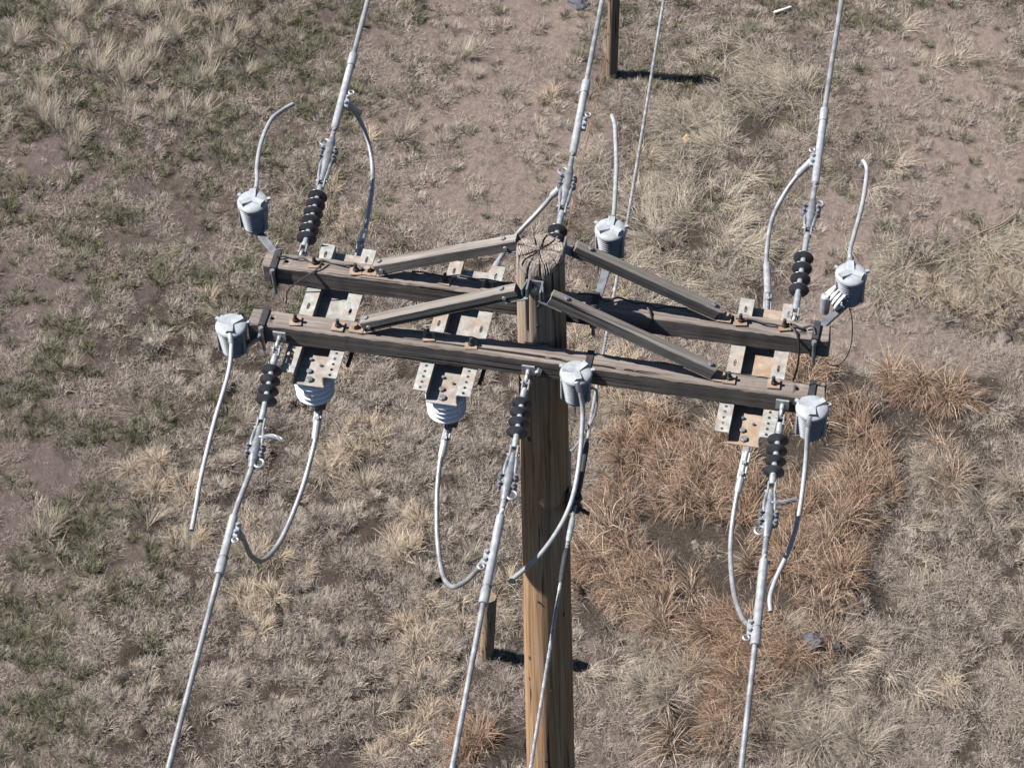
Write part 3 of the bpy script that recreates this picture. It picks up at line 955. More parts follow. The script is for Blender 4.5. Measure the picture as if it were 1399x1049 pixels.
def make_switch(cx, label, front_y, rust, seed, tongue=False, flip=1):
    z0 = A - AH - .001
    root = thing('line_switch', (cx, 0, z0), label, 'switch', 'three pole-top switches under the crossarms')
    random.seed(seed)
    ya, yb = -.365, .392
    for s in (-1, 1):
        m = MB()
        holes = [(-.345 + .0305 * i, .0072, .0072) for i in range(5)] + [(.02, .007, .02)] + [(.33, .007, .02)]
        holed_strip(m, cx + s * .092, .06, ya + .004, yb, z0, .006, holes)
        m.build('flange', 'flange', root, 30)
        m = MB(); m.box((cx + s * .0645, (ya + yb) / 2, z0 - .028), (.005, yb - ya, .050))
        m.build('side_wall', 'flange', root)
    m = MB(); m.box((cx, (ya + yb) / 2 - .004, z0 - .0545), (.134, yb - ya + .012, .005), None, .001)
    wb = m.build('channel_web', rust, root)
    # bolts on the web
    for (bx, by, r) in ((-.012, -.30, .013), (.0, -.345, .016), (.028, -.26, .006), (.0, .31, .018), (-.02, -.235, .008)):
        b = MB(); b.hexbolt((cx + bx, by, z0 - .052), (cx + bx, by, z0 - .040), r)
        b.build('web_bolt', 'galv_dark', root)
    # bolts through the arms with square washers
    for yc in (YF, YB):
        for s in (-1, 1):
            px, py = cx + s * .092, yc + random.uniform(-.008, .008)
            R = Matrix.Rotation(random.uniform(-.25, .25), 3, 'Z')
            b = MB(); b.box((px, py, A + .0045), (.052, .05, .007), R, .001)
            wsh = b.build('washer', 'rusty', root)
            b = MB(); b.hexbolt((px, py, A + .008), (px, py, A + .022), .013)
            b.cyl((px, py, A + .02), (px + random.uniform(-.003, .003), py, A + .048), .0075, 10)
            b.build('nut', 'black_metal', wsh)
    # porcelain, blade and terminals hanging below
    zi = z0 - .057
    o, hgt = insulator(root, (cx, front_y, zi), 4, .088)
    o, hgt = insulator(root, (cx, .27, zi), 4, .088)
    zb = zi - hgt
    m = MB(); m.box((cx, .0, zb - .016), (.028, .62 - .1, .012), None, .002); m.build('blade', 'galv', root)
    m = MB(); m.box((cx, front_y + .005, zb - .004), (.07, .08, .03), None, .004); m.box((cx + .035, front_y - .03, zb + .01), (.035, .05, .045), None, .004)
    m.build('contact_block', 'black_metal', root)
    m = MB(); m.box((cx, .27, zb - .004), (.07, .08, .03), None, .004); m.build('contact_block', 'black_metal', root)
    # hook shaped arc horn beside the channel
    hx = cx + .132
    m = MB()
    pts = [(hx, -.02, z0 - .04), (hx + .004, -.09, z0 - .05), (hx + .004, -.16, z0 - .07), (hx - .006, -.205, z0 - .10)]
    m.tube(spline([Vector(q) for q in pts], .01), .009, 8)
    m.box((hx - .004, -.075, z0 - .062), (.022, .12, .045), Matrix.Rotation(.55, 3, 'X'), .006)
    m.bar((cx + .06, -.02, z0 - .05), (hx, -.02, z0 - .04), .03, .012)
    m.build('arc_horn', 'wire', root)
    return root, zb

SW_L, SW_M, SW_R = -.93, -.357, .915
_, ZB = make_switch(SW_L, 'pole-top switch with white porcelain beside the crossarm ends away from rusty grass', -.285, 'web', 1)
make_switch(SW_M, 'middle pole-top switch with white porcelain next to the pole', -.285, 'web', 2)
make_switch(SW_R, 'pole-top switch with tan rusty plate above the rusty brown grass', -.115, 'web_tan', 3, True)

# ------------------------------------------------------------------ dead-end assemblies and conductors
def lerp(a, b, t): return Vector(a) * (1 - t) + Vector(b) * t

DE = {
 'FL': [(-1.085, -.212, 9.446), (-1.073, -.403, 9.435), (-1.055, -.561, 9.427), (-1.05, -.665, 9.422), (-1.03, -.908, 9.41), (-1.04, -1.154, 9.398), (-1.027, -1.44, 9.383), (-.989, -2.332, 9.339)],
 'FM': [(-.014, -.212, 9.445), (-.006, -.396, 9.436), (.003, -.549, 9.428), (.008, -.624, 9.424), (.018, -.893, 9.411), (.02, -.968, 9.407), (.036, -1.397, 9.386), (.07, -2.143, 9.348)],
 'FR': [(1.053, -.212, 9.445), (1.061, -.404, 9.435), (1.066, -.565, 9.427), (1.068, -.628, 9.424), (1.083, -.892, 9.411), (1.089, -1.0, 9.406), (1.112, -1.403, 9.385), (1.141, -1.952, 9.358)],
 'BL': [(-1.105, .212, 9.445), (-1.114, .375, 9.437), (-1.132, .643, 9.423), (-1.136, .706, 9.42), (-1.160, 1.024, 9.404), (-1.167, 1.1, 9.401), (-1.203, 1.616, 9.375), (-1.23, 2.023, 9.354)],
 'BM': [(-.03, .212, 9.445), (-.04, .45, 9.433), (-.048, .62, 9.425), (-.052, .738, 9.419), (-.069, 1.026, 9.404), (-.075, 1.125, 9.399), (-.104, 1.622, 9.374), (-.137, 2.223, 9.344)],
 'BR': [(1.038, .212, 9.445), (1.032, .449, 9.433), (1.027, .646, 9.423), (1.024, .795, 9.416), (1.02, 1.01, 9.405), (1.016, 1.13, 9.399), (.995, 1.626, 9.374), (.976, 2.428, 9.334)],
}
INS_LABEL = {
 'FL': 'dark four-disc dead-end insulator between switch porcelain and the long hanging lead',
 'FM': 'dark four-disc dead-end insulator in front of the wooden pole',
 'FR': 'dark four-disc dead-end insulator overlapping the tan rusty switch plate',
 'BL': 'dark dead-end insulator beside the arrester with the curved free lead tip',
 'BM': 'dark dead-end insulator half hidden behind the split pole top',
 'BR': 'dark dead-end insulator beside the arrester with coiled white cable'}
CL_LABEL = {
 'FL': 'shaded strain clamp with a stub tail sticking out sideways',
 'FM': 'galvanised strain clamp with loop hanging beside the pole',
 'FR': 'strain clamp with a bent stranded tail over rusty grass',
 'BL': 'strain clamp with open loop beyond the porcelain switch farthest from rusty grass',
 'BM': 'dark strain clamp where the jumper meets behind the pole top',
 'BR': 'strain clamp with hooked eye near the arrester with coiled cable'}
CO_LABEL = {
 'FL': 'bright line conductor running out over fuzzy grass below the shaded clamp',
 'FM': 'bright line conductor running beside the pole past a short fence post',
 'FR': 'bright line conductor running out over the rusty brown grass',
 'BL': 'line conductor running off beyond the arrester with curved lead tip',
 'BM': 'line conductor running off beside the tall fence post',
 'BR': 'line conductor running off beyond the arrester with coiled white cable'}

def deadend(key):
    P = [Vector(q) for q in DE[key]]
    ax = (P[3] - P[0]).normalized(); sgn = 1 if P[3].y > 0 else -1
    root = thing('deadend_insulator', P[0], INS_LABEL[key], 'insulator', 'six dark dead-end insulators')
    # eye bolt and clevis
    m = MB(); m.box(P[0] + ax * .004, (.055, .008, .055), None, .001); m.cyl(P[0], P[0] + ax * .04, .010, 10)
    m.ring(P[0] + ax * .052, (1, 0, 0), .018, .007, 16, 8)
    m.build('eye_bolt', 'galv', root)
    c0 = P[0] + ax * .06; c1 = P[1] - ax * .055
    m = MB()
    for s in (-1, 1):
        m.bar(c0 + Vector((s * .013, 0, 0)), c0 + ax * .055 + Vector((s * .013, 0, 0)), .006, .024, (0, 0, 1), .001)
    m.cyl(c0 + ax * .012 - Vector((.022, 0, 0)), c0 + ax * .012 + Vector((.022, 0, 0)), .006, 8)
    m.cyl(c0 + ax * .045, c1 + ax * .02, .015, 14)
    m.build('clevis', 'galv', root)
    m = MB(); m.cyl(c1, P[3] - ax * .02, .0125, 14); m.build('rod', 'rod', root)
    n = 6 if key == 'BL' else 4
    for i in range(n):
        q = P[1] + (P[2] - P[1]) * (i / (n - 1)) - ax * .012
        m = MB(); m.lathe(q, ax, [(0, .014), (.003, .03), (.0065, .0435), (.0085, .0445), (.0095, .043), (.0115, .028), (.022, .015)], 28)
        m.build('shed', 'silicone', root, 40)
    m = MB(); m.cyl(P[3] - ax * .05, P[3] + ax * .0, .014, 12)
    e = P[3]
    for s in (-1, 1):
        m.bar(e + Vector((s * .014, 0, 0)) - ax * .01, e + Vector((s * .014, 0, 0)) + ax * .05, .007, .022, (0, 0, 1), .001)
    m.cyl(e + ax * .035 - Vector((.026, 0, 0)), e + ax * .035 + Vector((.026, 0, 0)), .0065, 8)
    m.build('end_fitting', 'galv', root)
    # strain clamp
    a = e + ax * .03; b = P[4]; d = (b - a).normalized(); L = (b - a).length
    x = Vector((0, 0, 1)).cross(d).normalized(); up = d.cross(x)
    cl = thing('strain_clamp', a, CL_LABEL[key], 'clamp', 'six strain clamps')
    m = MB()
    m.tube([a, a + d * L * .25 - up * .006, a + d * L * .5, a + d * L * .75, b], [.013, .019, .025, .023, .015], 12)
    m.bar(a + d * L * .35 - up * .012, a + d * L * .95 - up * .012, .03, .022, up, .003)
    m.build('clamp_body', 'galv_mid', cl)
    for s in (-1, 1):
        m = MB(); m.tube(spline([a + x * s * .014, a + d * L * .3 + x * s * .022 + up * .006, a + d * L * .6 + x * s * .02], .02), .0078, 8)
        m.build('side_strap', 'galv_mid', cl)
    for t in (.52, .70):
        q = a + d * L * t
        m = MB(); m.ring(q, d, .027, .0065, 16, 8, math.pi * 1.1, 0)
        m.build('u_bolt', 'galv_dark', cl)
        for s in (-1, 1):
            m = MB(); m.hexbolt(q + x * s * .03 - up * .008, q + x * s * .03 + up * .016, .0135); m.cyl(q + x * s * .03 + up * .01, q + x * s * .03 + up * .032, .007, 8)
            m.build('nut', 'galv_dark', cl)
    # open pigtail loop at the end of the keeper
    s = {'FL': 1, 'FM': 1, 'FR': -1, 'BL': -1, 'BM': -1, 'BR': 1}[key]
    q = a + d * L * .88 + x * s * (.026 if sgn < 0 else -.026) * sgn * -1
    q = a + d * L * .88 + Vector((s * .028, 0, 0)) + up * .006
    m = MB(); m.ring(q, up, .02, .0066, 20, 8, math.pi * 1.75, 1.0)
    m.bar(q - d * .02 - Vector((s * .015, 0, 0)), q - d * .07 - Vector((s * .014, 0, 0)), .012, .008)
    m.build('keeper_loop', 'galv_mid', cl)
    if key in ('FL', 'FR'):
        m = MB()
        q = a + d * L * .30
        pts = [q + up * .004, q + Vector((.03, .012, .006)), q + Vector((.06, .022, .004)), q + Vector((.10, .018 if key == 'FL' else .05, -.004))]
        m.tube(spline(pts, .006), .011, 14, 40, 6, .25)
        m.build('cable_tail', 'alum' if key == 'FR' else 'galv', cl)
    # conductor out to the next span
    co = thing('line_conductor', P[4], CO_LABEL[key], 'cable', 'six line conductors')
    dr = (P[7] - P[5]).normalized()
    q0 = a + d * L * .4
    nrm = [q0, P[4], P[5], P[6], P[7]]
    ext = []
    e0 = P[7]
    for s_ in (.5, 1, 2, 3, 4.5, 6, 9, 14, 22, 32, 45):
        zz = e0.z + dr.z * s_ + .0006 * s_ * s_
        ext.append(Vector((e0.x + dr.x * s_, e0.y + dr.y * s_, zz)))
    near = spline(nrm + ext[:4], .012)
    m = MB(); m.tube(near, .0122, 24, 42, 8, .07); 
    m.tube([near[-1]] + ext[4:], .0122, 10)
    m.build('strands', 'alum', co, 50)
    d2 = (P[6] - P[5]).normalized()
    m = MB(); L2 = (P[6] - P[5]).length
    m.lathe(P[5], d2, [(-.004, .013), (0, .0175), (L2 * .22, .0185), (L2 * .24, .0178), (L2 - .075, .0178), (L2 - .07, .0205), (L2 - .002, .0205), (L2, .014)], 20)
    m.build('armour_sleeve', 'alum_bright', co, 40)
    m = MB(); m.ring(P[6] - d2 * .085, d2, .019, .003, 20, 6); m.build('tie_band', 'galv_dark', co)
    # bolted tap lug on the sleeve with an eye
    tt = {'FL': .22, 'FM': .48, 'FR': .8, 'BL': .36, 'BM': .42, 'BR': .30}[key]
    q = P[5] + d2 * L2 * tt
    s = {'FL': 1, 'FM': -1, 'FR': -1, 'BL': 1, 'BM': 1, 'BR': -1}[key]
    m = MB(); m.box(q + Vector((s * .022, 0, -.004)), (.03, .075, .022), Matrix.Rotation(math.atan2(-d2.x, d2.y), 3, 'Z'), .003)
    m.hexbolt(q + Vector((s * .026, .018, .004)), q + Vector((s * .026, .018, .022)), .009)
    m.hexbolt(q + Vector((s * .026, -.018, .004)), q + Vector((s * .026, -.018, .022)), .009)
    lug = m.build('tap_lug', 'galv', co)
    m = MB(); m.ring(q + Vector((s * .034, sgn * .055, .006)), (.2, 0, 1), .012, .004, 16, 6); m.build('lug_eye', 'galv', lug)
for k in DE: deadend(k)

# ------------------------------------------------------------------ jumpers
J = {
 'FL': [(-.915, -.30, 9.135), (-.907, -.382, 9.11), (-.898, -.479, 9.08), (-.912, -.668, 9.0), (-.945, -.894, 8.95), (-.983, -1.042, 8.98), (-1.008, -1.115, 9.1), (-1.013, -1.155, 9.25), (-1.013, -1.21, 9.375)],
 'FM': [(-.345, -.30, 9.135), (-.348, -.393, 9.11), (-.35, -.479, 9.08), (-.335, -.62, 9.02), (-.292, -.811, 8.97), (-.234, -.976, 8.97), (-.173, -1.065, 9.02), (-.098, -1.121, 9.15), (-.043, -1.15, 9.27), (.005, -1.17, 9.38)],
 'FR': [(.921, -.25, 9.15), (.914, -.368, 9.11), (.908, -.445, 9.08), (.909, -.562, 9.03), (.925, -.708, 9.02), (.97, -.921, 9.06), (1.032, -1.124, 9.17), (1.078, -1.27, 9.33), (1.09, -1.32, 9.383)],
 'BL': [(-.927, .36, 9.165), (-.94, .613, 9.2), (-.944, .714, 9.19), (-.979, .973, 9.16), (-1.019, 1.148, 9.17), (-1.066, 1.248, 9.23), (-1.106, 1.285, 9.3), (-1.142, 1.29, 9.36), (-1.162, 1.285, 9.385)],
 'BM': [(-.345, .34, 9.165), (-.329, .53, 9.19), (-.309, .624, 9.2), (-.268, .769, 9.2), (-.187, .872, 9.26), (-.111, .915, 9.36), (-.066, .945, 9.402)],
 'BR': [(.912, .36, 9.165), (.885, .62, 9.2), (.848, .838, 9.2), (.843, 1.047, 9.22), (.887, 1.191, 9.27), (.945, 1.26, 9.34), (.985, 1.285, 9.385)],
}
JL = {
 'FL': 'silver jumper cable looping from the outer porcelain switch over fuzzy grass',
 'FM': 'silver jumper cable looping from the middle switch beside the pole',
 'FR': 'silver jumper cable looping from the rusty plate switch over rusty grass',
 'BL': 'jumper cable bowing out to the conductor beyond the outer porcelain switch',
 'BM': 'straight jumper cable passing behind the split pole top',
 'BR': 'jumper cable bowing out over straw beyond the rusty plate switch'}
for k, pts in J.items():
    root = thing('jumper_cable', pts[0], JL[k], 'cable', 'six jumper cables at the switches')
    sp = spline(pts, .01)
    MB().tube(sp, .0112, 21, 42, 7, .05).build('strands', 'alum', root, 50)
    # compression barrel and bolted pad at the switch
    a, b, c = Vector(pts[0]), Vector(pts[1]), Vector(pts[2])
    dd = (b - a).normalized(); de = (c - b).normalized()
    m = MB(); m.bar(a, b - dd * .0, .036, .010); m.build('terminal_pad', 'tinned' if k == 'FR' else 'galv', root)
    for t in (.45, .85):
        q = lerp(a, b, t); m = MB(); m.hexbolt(q, q + Vector((0, 0, .018)), .012); m.build('pad_bolt', 'galv', root)
    l = (c - b).length * .85
    m = MB(); m.lathe(b - de * .01, de, [(0, .012), (.004, .017), (l - .01, .016), (l, .0125)], 16); m.build('barrel', 'alum_bright', root)
    e, f = Vector(pts[-1]), Vector(pts[-2])
    dd = (f - e).normalized()
    m = MB(); m.lathe(e, dd, [(0, .012), (.004, .017), (.09, .016), (.10, .0125)], 16)
    m.build('tap_barrel', 'alum_bright' if k not in ('FL', 'BL') else 'alum', root)

# ------------------------------------------------------------------ arresters
def arrester(x, y, z, rot, label, arm_y, strap_x, lean=0.0):
    """z: top of the cap"""
    root = thing('surge_arrester', (x, y, z - .19), label, 'arrester', 'six grey surge arresters')
    c = Vector((x, y, z))
    m = MB(); prof = [(.012, .050)]
    nf = 9; h0, h1 = .018, .150
    for i in range(nf):
        t = h0 + (h1 - h0) * i / nf; st = (h1 - h0) / nf; rb = .0655 - .013 * i / nf
        prof += [(t, rb - .013), (t + st * .45, rb), (t + st * .62, rb), (t + st * .66, rb - .013)]
    prof += [(h1, .052), (h1 + .012, .050), (h1 + .02, .03)]
    m.lathe(c, (0, 0, -1), prof, 36); m.build('finned_body', 'polymer', root, 20)
    m = MB(); m.lathe(c, (0, 0, -1), [(-.009, .012), (-.0075, .040), (-.003, .058), (.003, .0655), (.008, .068), (.014, .0675), (.016, .060)], 40)
    cap = m.build('cap', 'cap', root, 35)
    for k in range(3):
        a = rot + k * 2 * math.pi / 3
        e = Vector((math.cos(a), math.sin(a), 0)); n = Vector((-e.y, e.x, 0)); u = Vector((0, 0, 1))
        hw = .021
        vs = []
        for (r, h, ww) in ((.0, .008, hw), (.055, .015, hw)):
            for (s, t) in ((-1, 0), (1, 0), (.6, 1), (-.6, 1)):
                vs.append(c + e * r + n * s * ww + u * (.004 + (h if t else -.004)))
        fs = [(0, 1, 2, 3), (4, 7, 6, 5), (0, 4, 5, 1), (1, 5, 6, 2), (2, 6, 7, 3), (3, 7, 4, 0)]
        m = MB(); m.add(vs, fs); m.build('rib', 'cap', cap, 0)
    for s in (.4, 2.75):
        e = Vector((math.cos(s), math.sin(s), 0))
        m = MB(); m.box(c + e * .071 - Vector((0, 0, .006)), (.018, .014, .014), Matrix.Rotation(s, 3, 'Z'), .002); m.build('lug', 'cap', cap)
    # vertical seams of the housing
    for s in (3.6, 5.9):
        e = Vector((math.cos(s), math.sin(s), 0))
        m = MB(); m.box(c + e * .061 - Vector((0, 0, .085)), (.012, .016, .12), Matrix.Rotation(s, 3, 'Z'), .002); m.build('seam_strip', 'polymer', root)
    # ground stud, hanger bar and the strap round the crossarm
    m = MB(); m.cyl(c - Vector((0, 0, .16)), c - Vector((0, 0, .2)), .011, 10); m.hexbolt(c - Vector((0, 0, .165)), c - Vector((0, 0, .18)), .022); m.build('ground_stud', 'galv_dark', root)
    ys = 1 if arm_y > 0 else -1
    q0 = Vector((strap_x, arm_y + ys * .05, A - .05)); q1 = Vector((x, y, z - .178))
    m = MB(); m.bar(q0, q1, .034, .016, (0, 0, 1), .002)
    m.build('hanger_bar', 'galv_dark', root)
    m = MB(); t = .005; wd = .028
    m.box((strap_x, arm_y, A + .004), (wd, AW + .012, t)); m.box((strap_x, arm_y, A - AH - .004), (wd, AW + .012, t))
    for s in (-1, 1): m.box((strap_x, arm_y + s * (AW / 2 + .004), A - AH / 2), (wd, t, AH + .012))
    m.build('strap', 'black_metal', root)
    m = MB(); m.cyl((strap_x, arm_y - .06, A - .02), (strap_x + .003, arm_y - .056, A - .15), .008, 10); m.hexbolt((strap_x, arm_y - .06, A - .02), (strap_x, arm_y - .06, A + .0), .013)
    m.build('strap_bolt', 'galv_dark', root)
    return root
UP = 1.15
arrester(-1.35, .40, 9.60, 1.75, 'grey arrester whose lead curves to a free tip, at crossarm end away from rusty grass', YB, -1.195)
arrester(-1.288, -.232, 9.50, 4.9, 'grey arrester with long lead hanging over fuzzy grass, at crossarm end', YF, -1.16)
arrester(.209, .486, 9.62, 1.6, 'grey arrester standing beyond the pole above the dark brace', YB, .20)
arrester(.21, -.324, 9.60, 5.1, 'grey arrester mounted in front of the pole with lead crossing it', YF, .235)
ar5 = arrester(1.249, .424, 9.60, 1.75, 'grey arrester with white cable coiled round its mounting stub', YB, 1.14)
arrester(1.185, -.341, 9.60, 4.85, 'grey arrester at crossarm end with lead hanging over rusty grass', YF, 1.165)
# mounting stub and coil of the fifth one
m = MB(); m.lathe((1.155, .36, 9.41), (0, 0, 1), [(0, .020), (.085, .0215), (.096, .019), (.102, .011), (.104, .002)], 18); m.build('mounting_stub', 'rod', ar5)
coil = thing('coiled_cable', (1.165, .37, 9.44), 'white cable coiled between an arrester and its grey mounting stub', 'cable')
ca, cb = Vector((1.163, .40, 9.505)), Vector((1.232, .362, 9.475)); ax = (cb - ca).normalized()
e1 = ax.cross(Vector((0, 0, 1))).normalized(); e2 = ax.cross(e1)
pts = []
for i in range(121):
    t = i / 120
    pts.append(ca + (cb - ca) * t + (e1 * math.cos(t * 4.6 * 6.283) + e2 * math.sin(t * 4.6 * 6.283)) * (.037 + .005 * math.sin(9 * t)) + Vector((0, 0, .006 * math.sin(31 * t))))
MB().tube(pts, .0078, 8).build('turns', 'white_cable', coil)

LE = [
 [(-1.353, .455, 9.592), (-1.375, .56, 9.56), (-1.423, .72, 9.49), (-1.458, .911, 9.44), (-1.465, 1.097, 9.40), (-1.44, 1.2, 9.37), (-1.405, 1.26, 9.36)],
 [(-1.276, -.288, 9.492), (-1.262, -.33, 9.475), (-1.25, -.442, 9.43), (-1.263, -.661, 9.35), (-1.263, -.883, 9.28), (-1.252, -1.013, 9.25), (-1.242, -1.128, 9.23)],
 [(.206, .545, 9.608), (.196, .65, 9.56), (.140, 1.027, 9.44), (.101, 1.23, 9.42), (.08, 1.33, 9.41), (.055, 1.397, 9.40)],
 [(.224, -.378, 9.592), (.240, -.395, 9.555), (.256, -.43, 9.46), (.27, -.608, 9.33), (.258, -.795, 9.27), (.19, -.995, 9.24), (.087, -1.149, 9.22)],
 [(1.238, .480, 9.592), (1.228, .56, 9.59), (1.230, .714, 9.53), (1.239, .97, 9.46), (1.236, 1.173, 9.44), (1.226, 1.235, 9.44), (1.208, 1.265, 9.44)],
 [(1.182, -.396, 9.592), (1.180, -.43, 9.55), (1.187, -.501, 9.43), (1.19, -.675, 9.33), (1.175, -.81, 9.28), (1.138, -.954, 9.24), (1.127, -1.042, 9.23), (1.139, -1.106, 9.22)],
]
LL = ['grey lead cable curving to a free tip beside the porcelain switch conductor',
      'long grey lead cable hanging loose over fuzzy grass',
      'short wavy grey lead cable rising from the arrester beyond the pole',
      'grey lead cable crossing the pole to a cut end',
      'grey lead cable with hooked tip rising from the coiled cable arrester',
      'grey lead cable ending in a bend over rusty grass']
for pts, lb in zip(LE, LL):
    root = thing('lead_cable', pts[0], lb, 'cable', 'loose lead cables from the arresters')
    MB().tube(spline(pts, .01), .0098, 12).build('jacket', 'lead', root, 50)
    a, b = Vector(pts[0]), Vector(pts[1]); d = (b - a).normalized()
    m = MB(); m.lathe(a - d * .012, d, [(0, .010), (.004, .014), (.045, .013), (.05, .010)], 12); m.build('ferrule', 'alum', root)

# ------------------------------------------------------------------ neutral
NP = [(-.006, 3.307, 8.42), (.075, 1.829, 8.42), (.110, .95, 8.405), (.128, .495, 8.40), (.147, .066, 8.39), (.158, -.361, 8.39), (.223, -1.475, 8.40)]
root = thing('neutral_wire', (.147, .066, 8.39), 'twisted neutral wire passing low beside the pole face', 'cable')
P = [Vector(q) for q in NP]
d0 = (P[0] - P[1]).normalized(); d1 = (P[6] - P[5]).normalized()
pts = [P[0] + d0 * 2.2] + P + [P[6] + d1 * 1.6]
sp = spline(pts, .012)
m = MB(); m.tube(sp, .0088, 14, 60, 6, .22)
m.tube([sp[0] + d0 * 40, sp[0] + d0 * 8, sp[0]], .0088, 8); m.tube([sp[-1], sp[-1] + d1 * 8, sp[-1] + d1 * 40], .0088, 8)
m.build('strands', 'alum', root, 50)
br = thing('neutral_bracket', (.12, .03, 8.39), 'dark bracket and spool on the pole holding the twisted neutral wire', 'bracket')
m = MB(); m.box((.118, -.03, 8.39), (.02, .05, .13), None, .003); m.build('back_strap', 'black_metal', br)
m = MB(); m.lathe((.145, -.04, 8.335), (0, 0, 1), [(0, .028), (.02, .033), (.035, .022), (.065, .022), (.08, .033), (.10, .028)], 18); m.build('spool', 'black_metal', br)
m = MB(); m.cyl((.145, -.04, 8.31), (.145, -.04, 8.46), .008, 10); m.bar((.11, -.04, 8.325), (.16, -.04, 8.325), .03, .008); m.bar((.11, -.04, 8.445), (.16, -.04, 8.445), .03, .008); m.cyl((.16, -.05, 8.36), (.215, -.075, 8.36), .01, 10); m.build('clevis_frame', 'black_metal', br)
for (ya, yb, mt) in ((.30, -.02, 'black_metal'), (-.13, -.27, 'galv'), (-.31, -.50, 'black_metal')):
    m = MB(); q = [lerp(P[3], P[4], (P[3].y - yy) / (P[3].y - P[4].y)) if yy > .066 else (lerp(P[4], P[5], (P[4].y - yy) / (P[4].y - P[5].y)) if yy > -.361 else lerp(P[5], P[6], (P[5].y - yy) / (P[5].y - P[6].y))) for yy in np.linspace(ya, yb, 8)]
    m.tube(q, [.010] + [.0135] * 6 + [.010], 12); m.build('tape_wrap', mt, root)

# ------------------------------------------------------------------ loose ground wires on the arms
def wire(pts, r, label, name='ground_wire', mat='wire', group='thin dark ground wires stapled on the crossarms'):
    o = MB().tube(spline([Vector(q) for q in pts], .01), r, 6).build(name, mat, None)
    tag(o, label, 'wire', group)
    return o
def wavy(x0, x1, yc, zc, amp, n, seed):
    rg = random.Random(seed)
    return [(x0 + (x1 - x0) * i / n, yc + rg.uniform(-amp, amp), zc + abs(rg.uniform(0, amp))) for i in range(n + 1)]
wire(wavy(-1.19, -.80, YB + .012, A + .006, .012, 10, 1) + [(-.72, YB + .02, A + .004)], .0042, 'thin dark wire along the crossarm between arrester strap and outer switch')
wire([(-.985, YB + .01, A + .03), (-1.0, YB - .03, A + .012), (-1.04, YB - .056, A - .01), (-1.10, YB - .075, A - .06), (-1.13, YB - .085, A - .10), (-1.14, YB - .09, A - .17)], .0035, 'thin dark wire drooping off the crossarm near the outer porcelain switch')
wire(wavy(-.60, -.12, YB + .03, A + .006, .010, 12, 3), .0038, 'thin dark wire along the crossarm behind the middle switch')
wire(wavy(.12, .72, YB + .012, A + .007, .014, 14, 5), .0045, 'tangled dark wire along the crossarm below the arrester beyond the pole')
wire([(.42, YB + .0, A + .015), (.44, YB - .03, A + .012), (.455, YB - .052, A - .02), (.44, YB - .06, A - .07), (.425, YB - .062, A - .09)], .004, 'thin dark wire hooked over the crossarm edge between pole and grey brace')
wire(wavy(.80, 1.12, YB + .004, A + .006, .012, 8, 7) + [(1.14, YB - .03, A + .008)], .0045, 'thin dark wire along the crossarm end with the coiled cable arrester')
wire([(1.02, YB + .0, A + .02), (1.06, YB - .035, A + .01), (1.075, YB - .055, A - .03), (1.08, YB - .06, A - .10), (1.075, YB - .062, A - .20), (1.06, YB - .10, A - .26)], .0045, 'dark wire hanging off the crossarm beside the rusty plate switch')
wire([(1.255, .395, 9.42), (1.275, .37, 9.36), (1.283, .30, 9.29), (1.262, .22, 9.27), (1.225, .15, 9.31), (1.19, .118, 9.37)], .0022, 'thin brown wire looping down from the coiled cable arrester to the crossarm end')
wire([(1.15, YF + .02, A + .01), (1.20, YF + .04, A + .02), (1.245, YF + .0, A + .0), (1.255, YF - .08, A - .05), (1.235, YF - .15, A - .10), (1.20, YF - .176, A - .085)], .0022, 'thin wire looping round the arrester over the rusty grass')
wire([(.215, -.325, 9.415), (.24, -.24, 9.40), (.275, -.21, 9.36), (.262, -.22, 9.2), (.18, -.24, 9.0), (.135, -.09, 8.8), (.125, -.05, 8.46)], .0055, 'pale ground wire dropping from the arrester in front of the pole', 'down_wire', 'lead', None)
wire([(-1.36, .40, 9.405), (-1.31, .36, 9.38), (-1.26, .30, 9.40), (-1.23, .22, 9.42)], .004, 'thin wire under the arrester with the curved free lead tip')

# ------------------------------------------------------------------ fence
def fence_post(base, top, label, seed):
    root = thing('fence_post', (base[0], base[1], float(height(np.array([base[0]]), np.array([base[1]]))[0]) - .05), label, 'post', 'round wooden fence posts')
    o = root.location.copy()
    a = Vector((base[0], base[1], o.z - .2)); b = Vector(top)
    rng = random.Random(seed); n = 20; vs = []; fs = []
    d = (b - a); x = Vector((1, 0, 0)); y = d.normalized().cross(x).normalized(); x = y.cross(d.normalized())
    ts = [0, .2, .4, .6, .8, .96, 1.0, 1.004]
    for t in ts:
        for i in range(n):
            an = 2 * math.pi * i / n
            r = .052 * (1 + .05 * math.sin(3 * an + 2 * t + seed) + .03 * math.sin(7 * an + seed)) * (1 if t < .97 else (.93 if t < 1.002 else .3))
            vs.append(a + d * t + (x * math.cos(an) + y * math.sin(an)) * r)
    m = MB()
    for j in range(len(ts) - 1):
        for i in range(n):
            k = (i + 1) % n
            fs.append((j * n + i, j * n + k, (j + 1) * n + k, (j + 1) * n + i))
    fs.append(tuple((len(ts) - 1) * n + i for i in range(n)))
    m.add(vs, fs); m.build('stake', 'post', root, 50)
    for t in (.35, .6, .9):
        q = a + d * t + Vector((-.045, -.03, 0)); mm = MB(); mm.ring(q, (0, 0, 1), .014, .003, 10, 5, math.pi * 1.2); mm.build('staple', 'rust_wire', root)
fence_post((-1.735, 11.60), (-1.70, 11.575, 1.12), 'tall wooden fence post casting a long shadow on the bare slope', 1)
fence_post((-1.55, 4.93), (-1.475, 4.87, .86), 'wooden fence post standing behind the line conductor beside the pole', 5)
m = MB(); a = Vector((-1.775, 11.55, .25)); b = Vector((-1.565, 4.86, .57))
dd = (b - a)
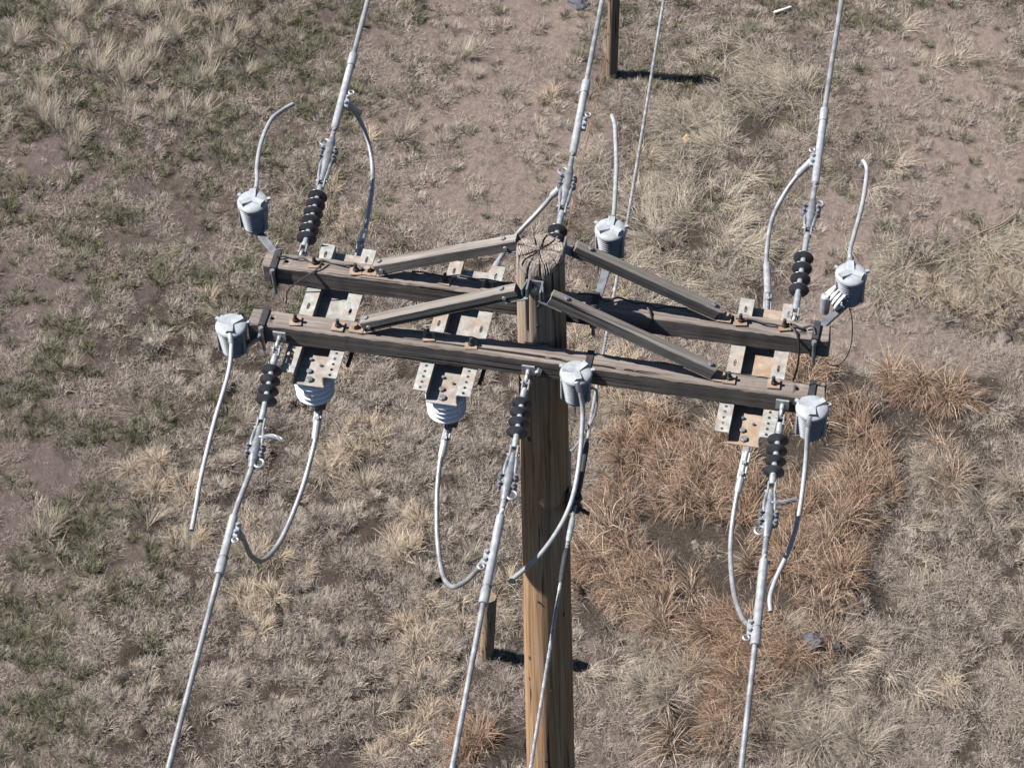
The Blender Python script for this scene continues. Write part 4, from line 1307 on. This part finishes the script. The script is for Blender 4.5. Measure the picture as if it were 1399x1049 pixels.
m.tube([a - dd * 1.0, a - dd * .5, a, lerp(a, b, .5) - Vector((0, 0, .01)), b, b + dd * .5], .0038, 6)
for i in range(60):
    q = a + dd * (-.9 + i * .04)
    m.cyl(q + Vector((-.015, 0, -.012)), q + Vector((.015, .004, .012)), .0022, 4)
tag(m.build('fence_wire', 'rust_wire', None), 'thin rusty barbed wire strung between the fence posts', 'wire')

# ------------------------------------------------------------------ stones and litter
def stone(x, y, s, mat, label, seed, name='stone', cat='stone', dz=0.0):
    bm = bmesh.new(); bmesh.ops.create_icosphere(bm, subdivisions=3, radius=1)
    rg = random.Random(seed); ph = [rg.uniform(0, 6.28) for _ in range(9)]
    for v in bm.verts:
        c = v.co
        k = 1 + .18 * math.sin(2.3 * c.x + ph[0]) * math.sin(2.9 * c.y + ph[1]) + .12 * math.sin(5 * c.z + ph[2] + 3 * c.x) + .06 * math.sin(9 * c.y + ph[3])
        v.co = Vector((c.x * s[0], c.y * s[1], c.z * s[2])) * k
    me = bpy.data.meshes.new(name); bm.to_mesh(me); bm.free()
    me.materials.append(MAT[mat])
    o = bpy.data.objects.new(name, me); COL.objects.link(o)
    o.location = (x, y, float(height(np.array([x]), np.array([y]))[0]) + s[2] * .45 + dz)
    o.rotation_euler = (0, 0, rg.uniform(0, 3.1))
    tag(o, label, cat)
stone(-.91, 10.87, (.036, .045, .03), 'tan_stone', 'small orange tan stone lying in the pale straw', 1)
stone(.95, 5.43, (.09, .065, .05), 'dark_stone', 'dark blue grey stone at the foot of the rusty grass', 2, dz=.05)
stone(1.12, 5.46, (.05, .04, .03), 'dark_stone', 'small dark stone beside the larger blue grey stone', 12, dz=.03)
stone(2.12, 9.10, (.07, .09, .05), 'stone', 'rough grey stone in the hollow below the straw tussock', 4)
stone(-2.22, 12.53, (.11, .09, .035), 'dark_stone', 'flat dark stone on bare soil near the tall fence post', 6)
m = MB(); pz = float(height(np.array([-.29]), np.array([12.76]))[0]) + .03
m.lathe((-.37, 12.71, pz), (.16, .1, .01), [(0, .010), (.01, .016), (.10, .013), (.17, .017), (.185, .010)], 10)
tag(m.build('white_stick', 'bone', None), 'short pale stick lying in the straw grass', 'stick')
pz = float(height(np.array([1.88]), np.array([10.17]))[0]) + .02
m = MB(); m.tube(spline([(1.68, 10.02, pz), (1.85, 10.15, pz + .03), (1.98, 10.26, pz + .02), (2.10, 10.40, pz + .05)], .02), .008, 6)
tag(m.build('dead_branch', 'post', None), 'thin dead branch lying on bare soil above the straw tussock', 'branch')
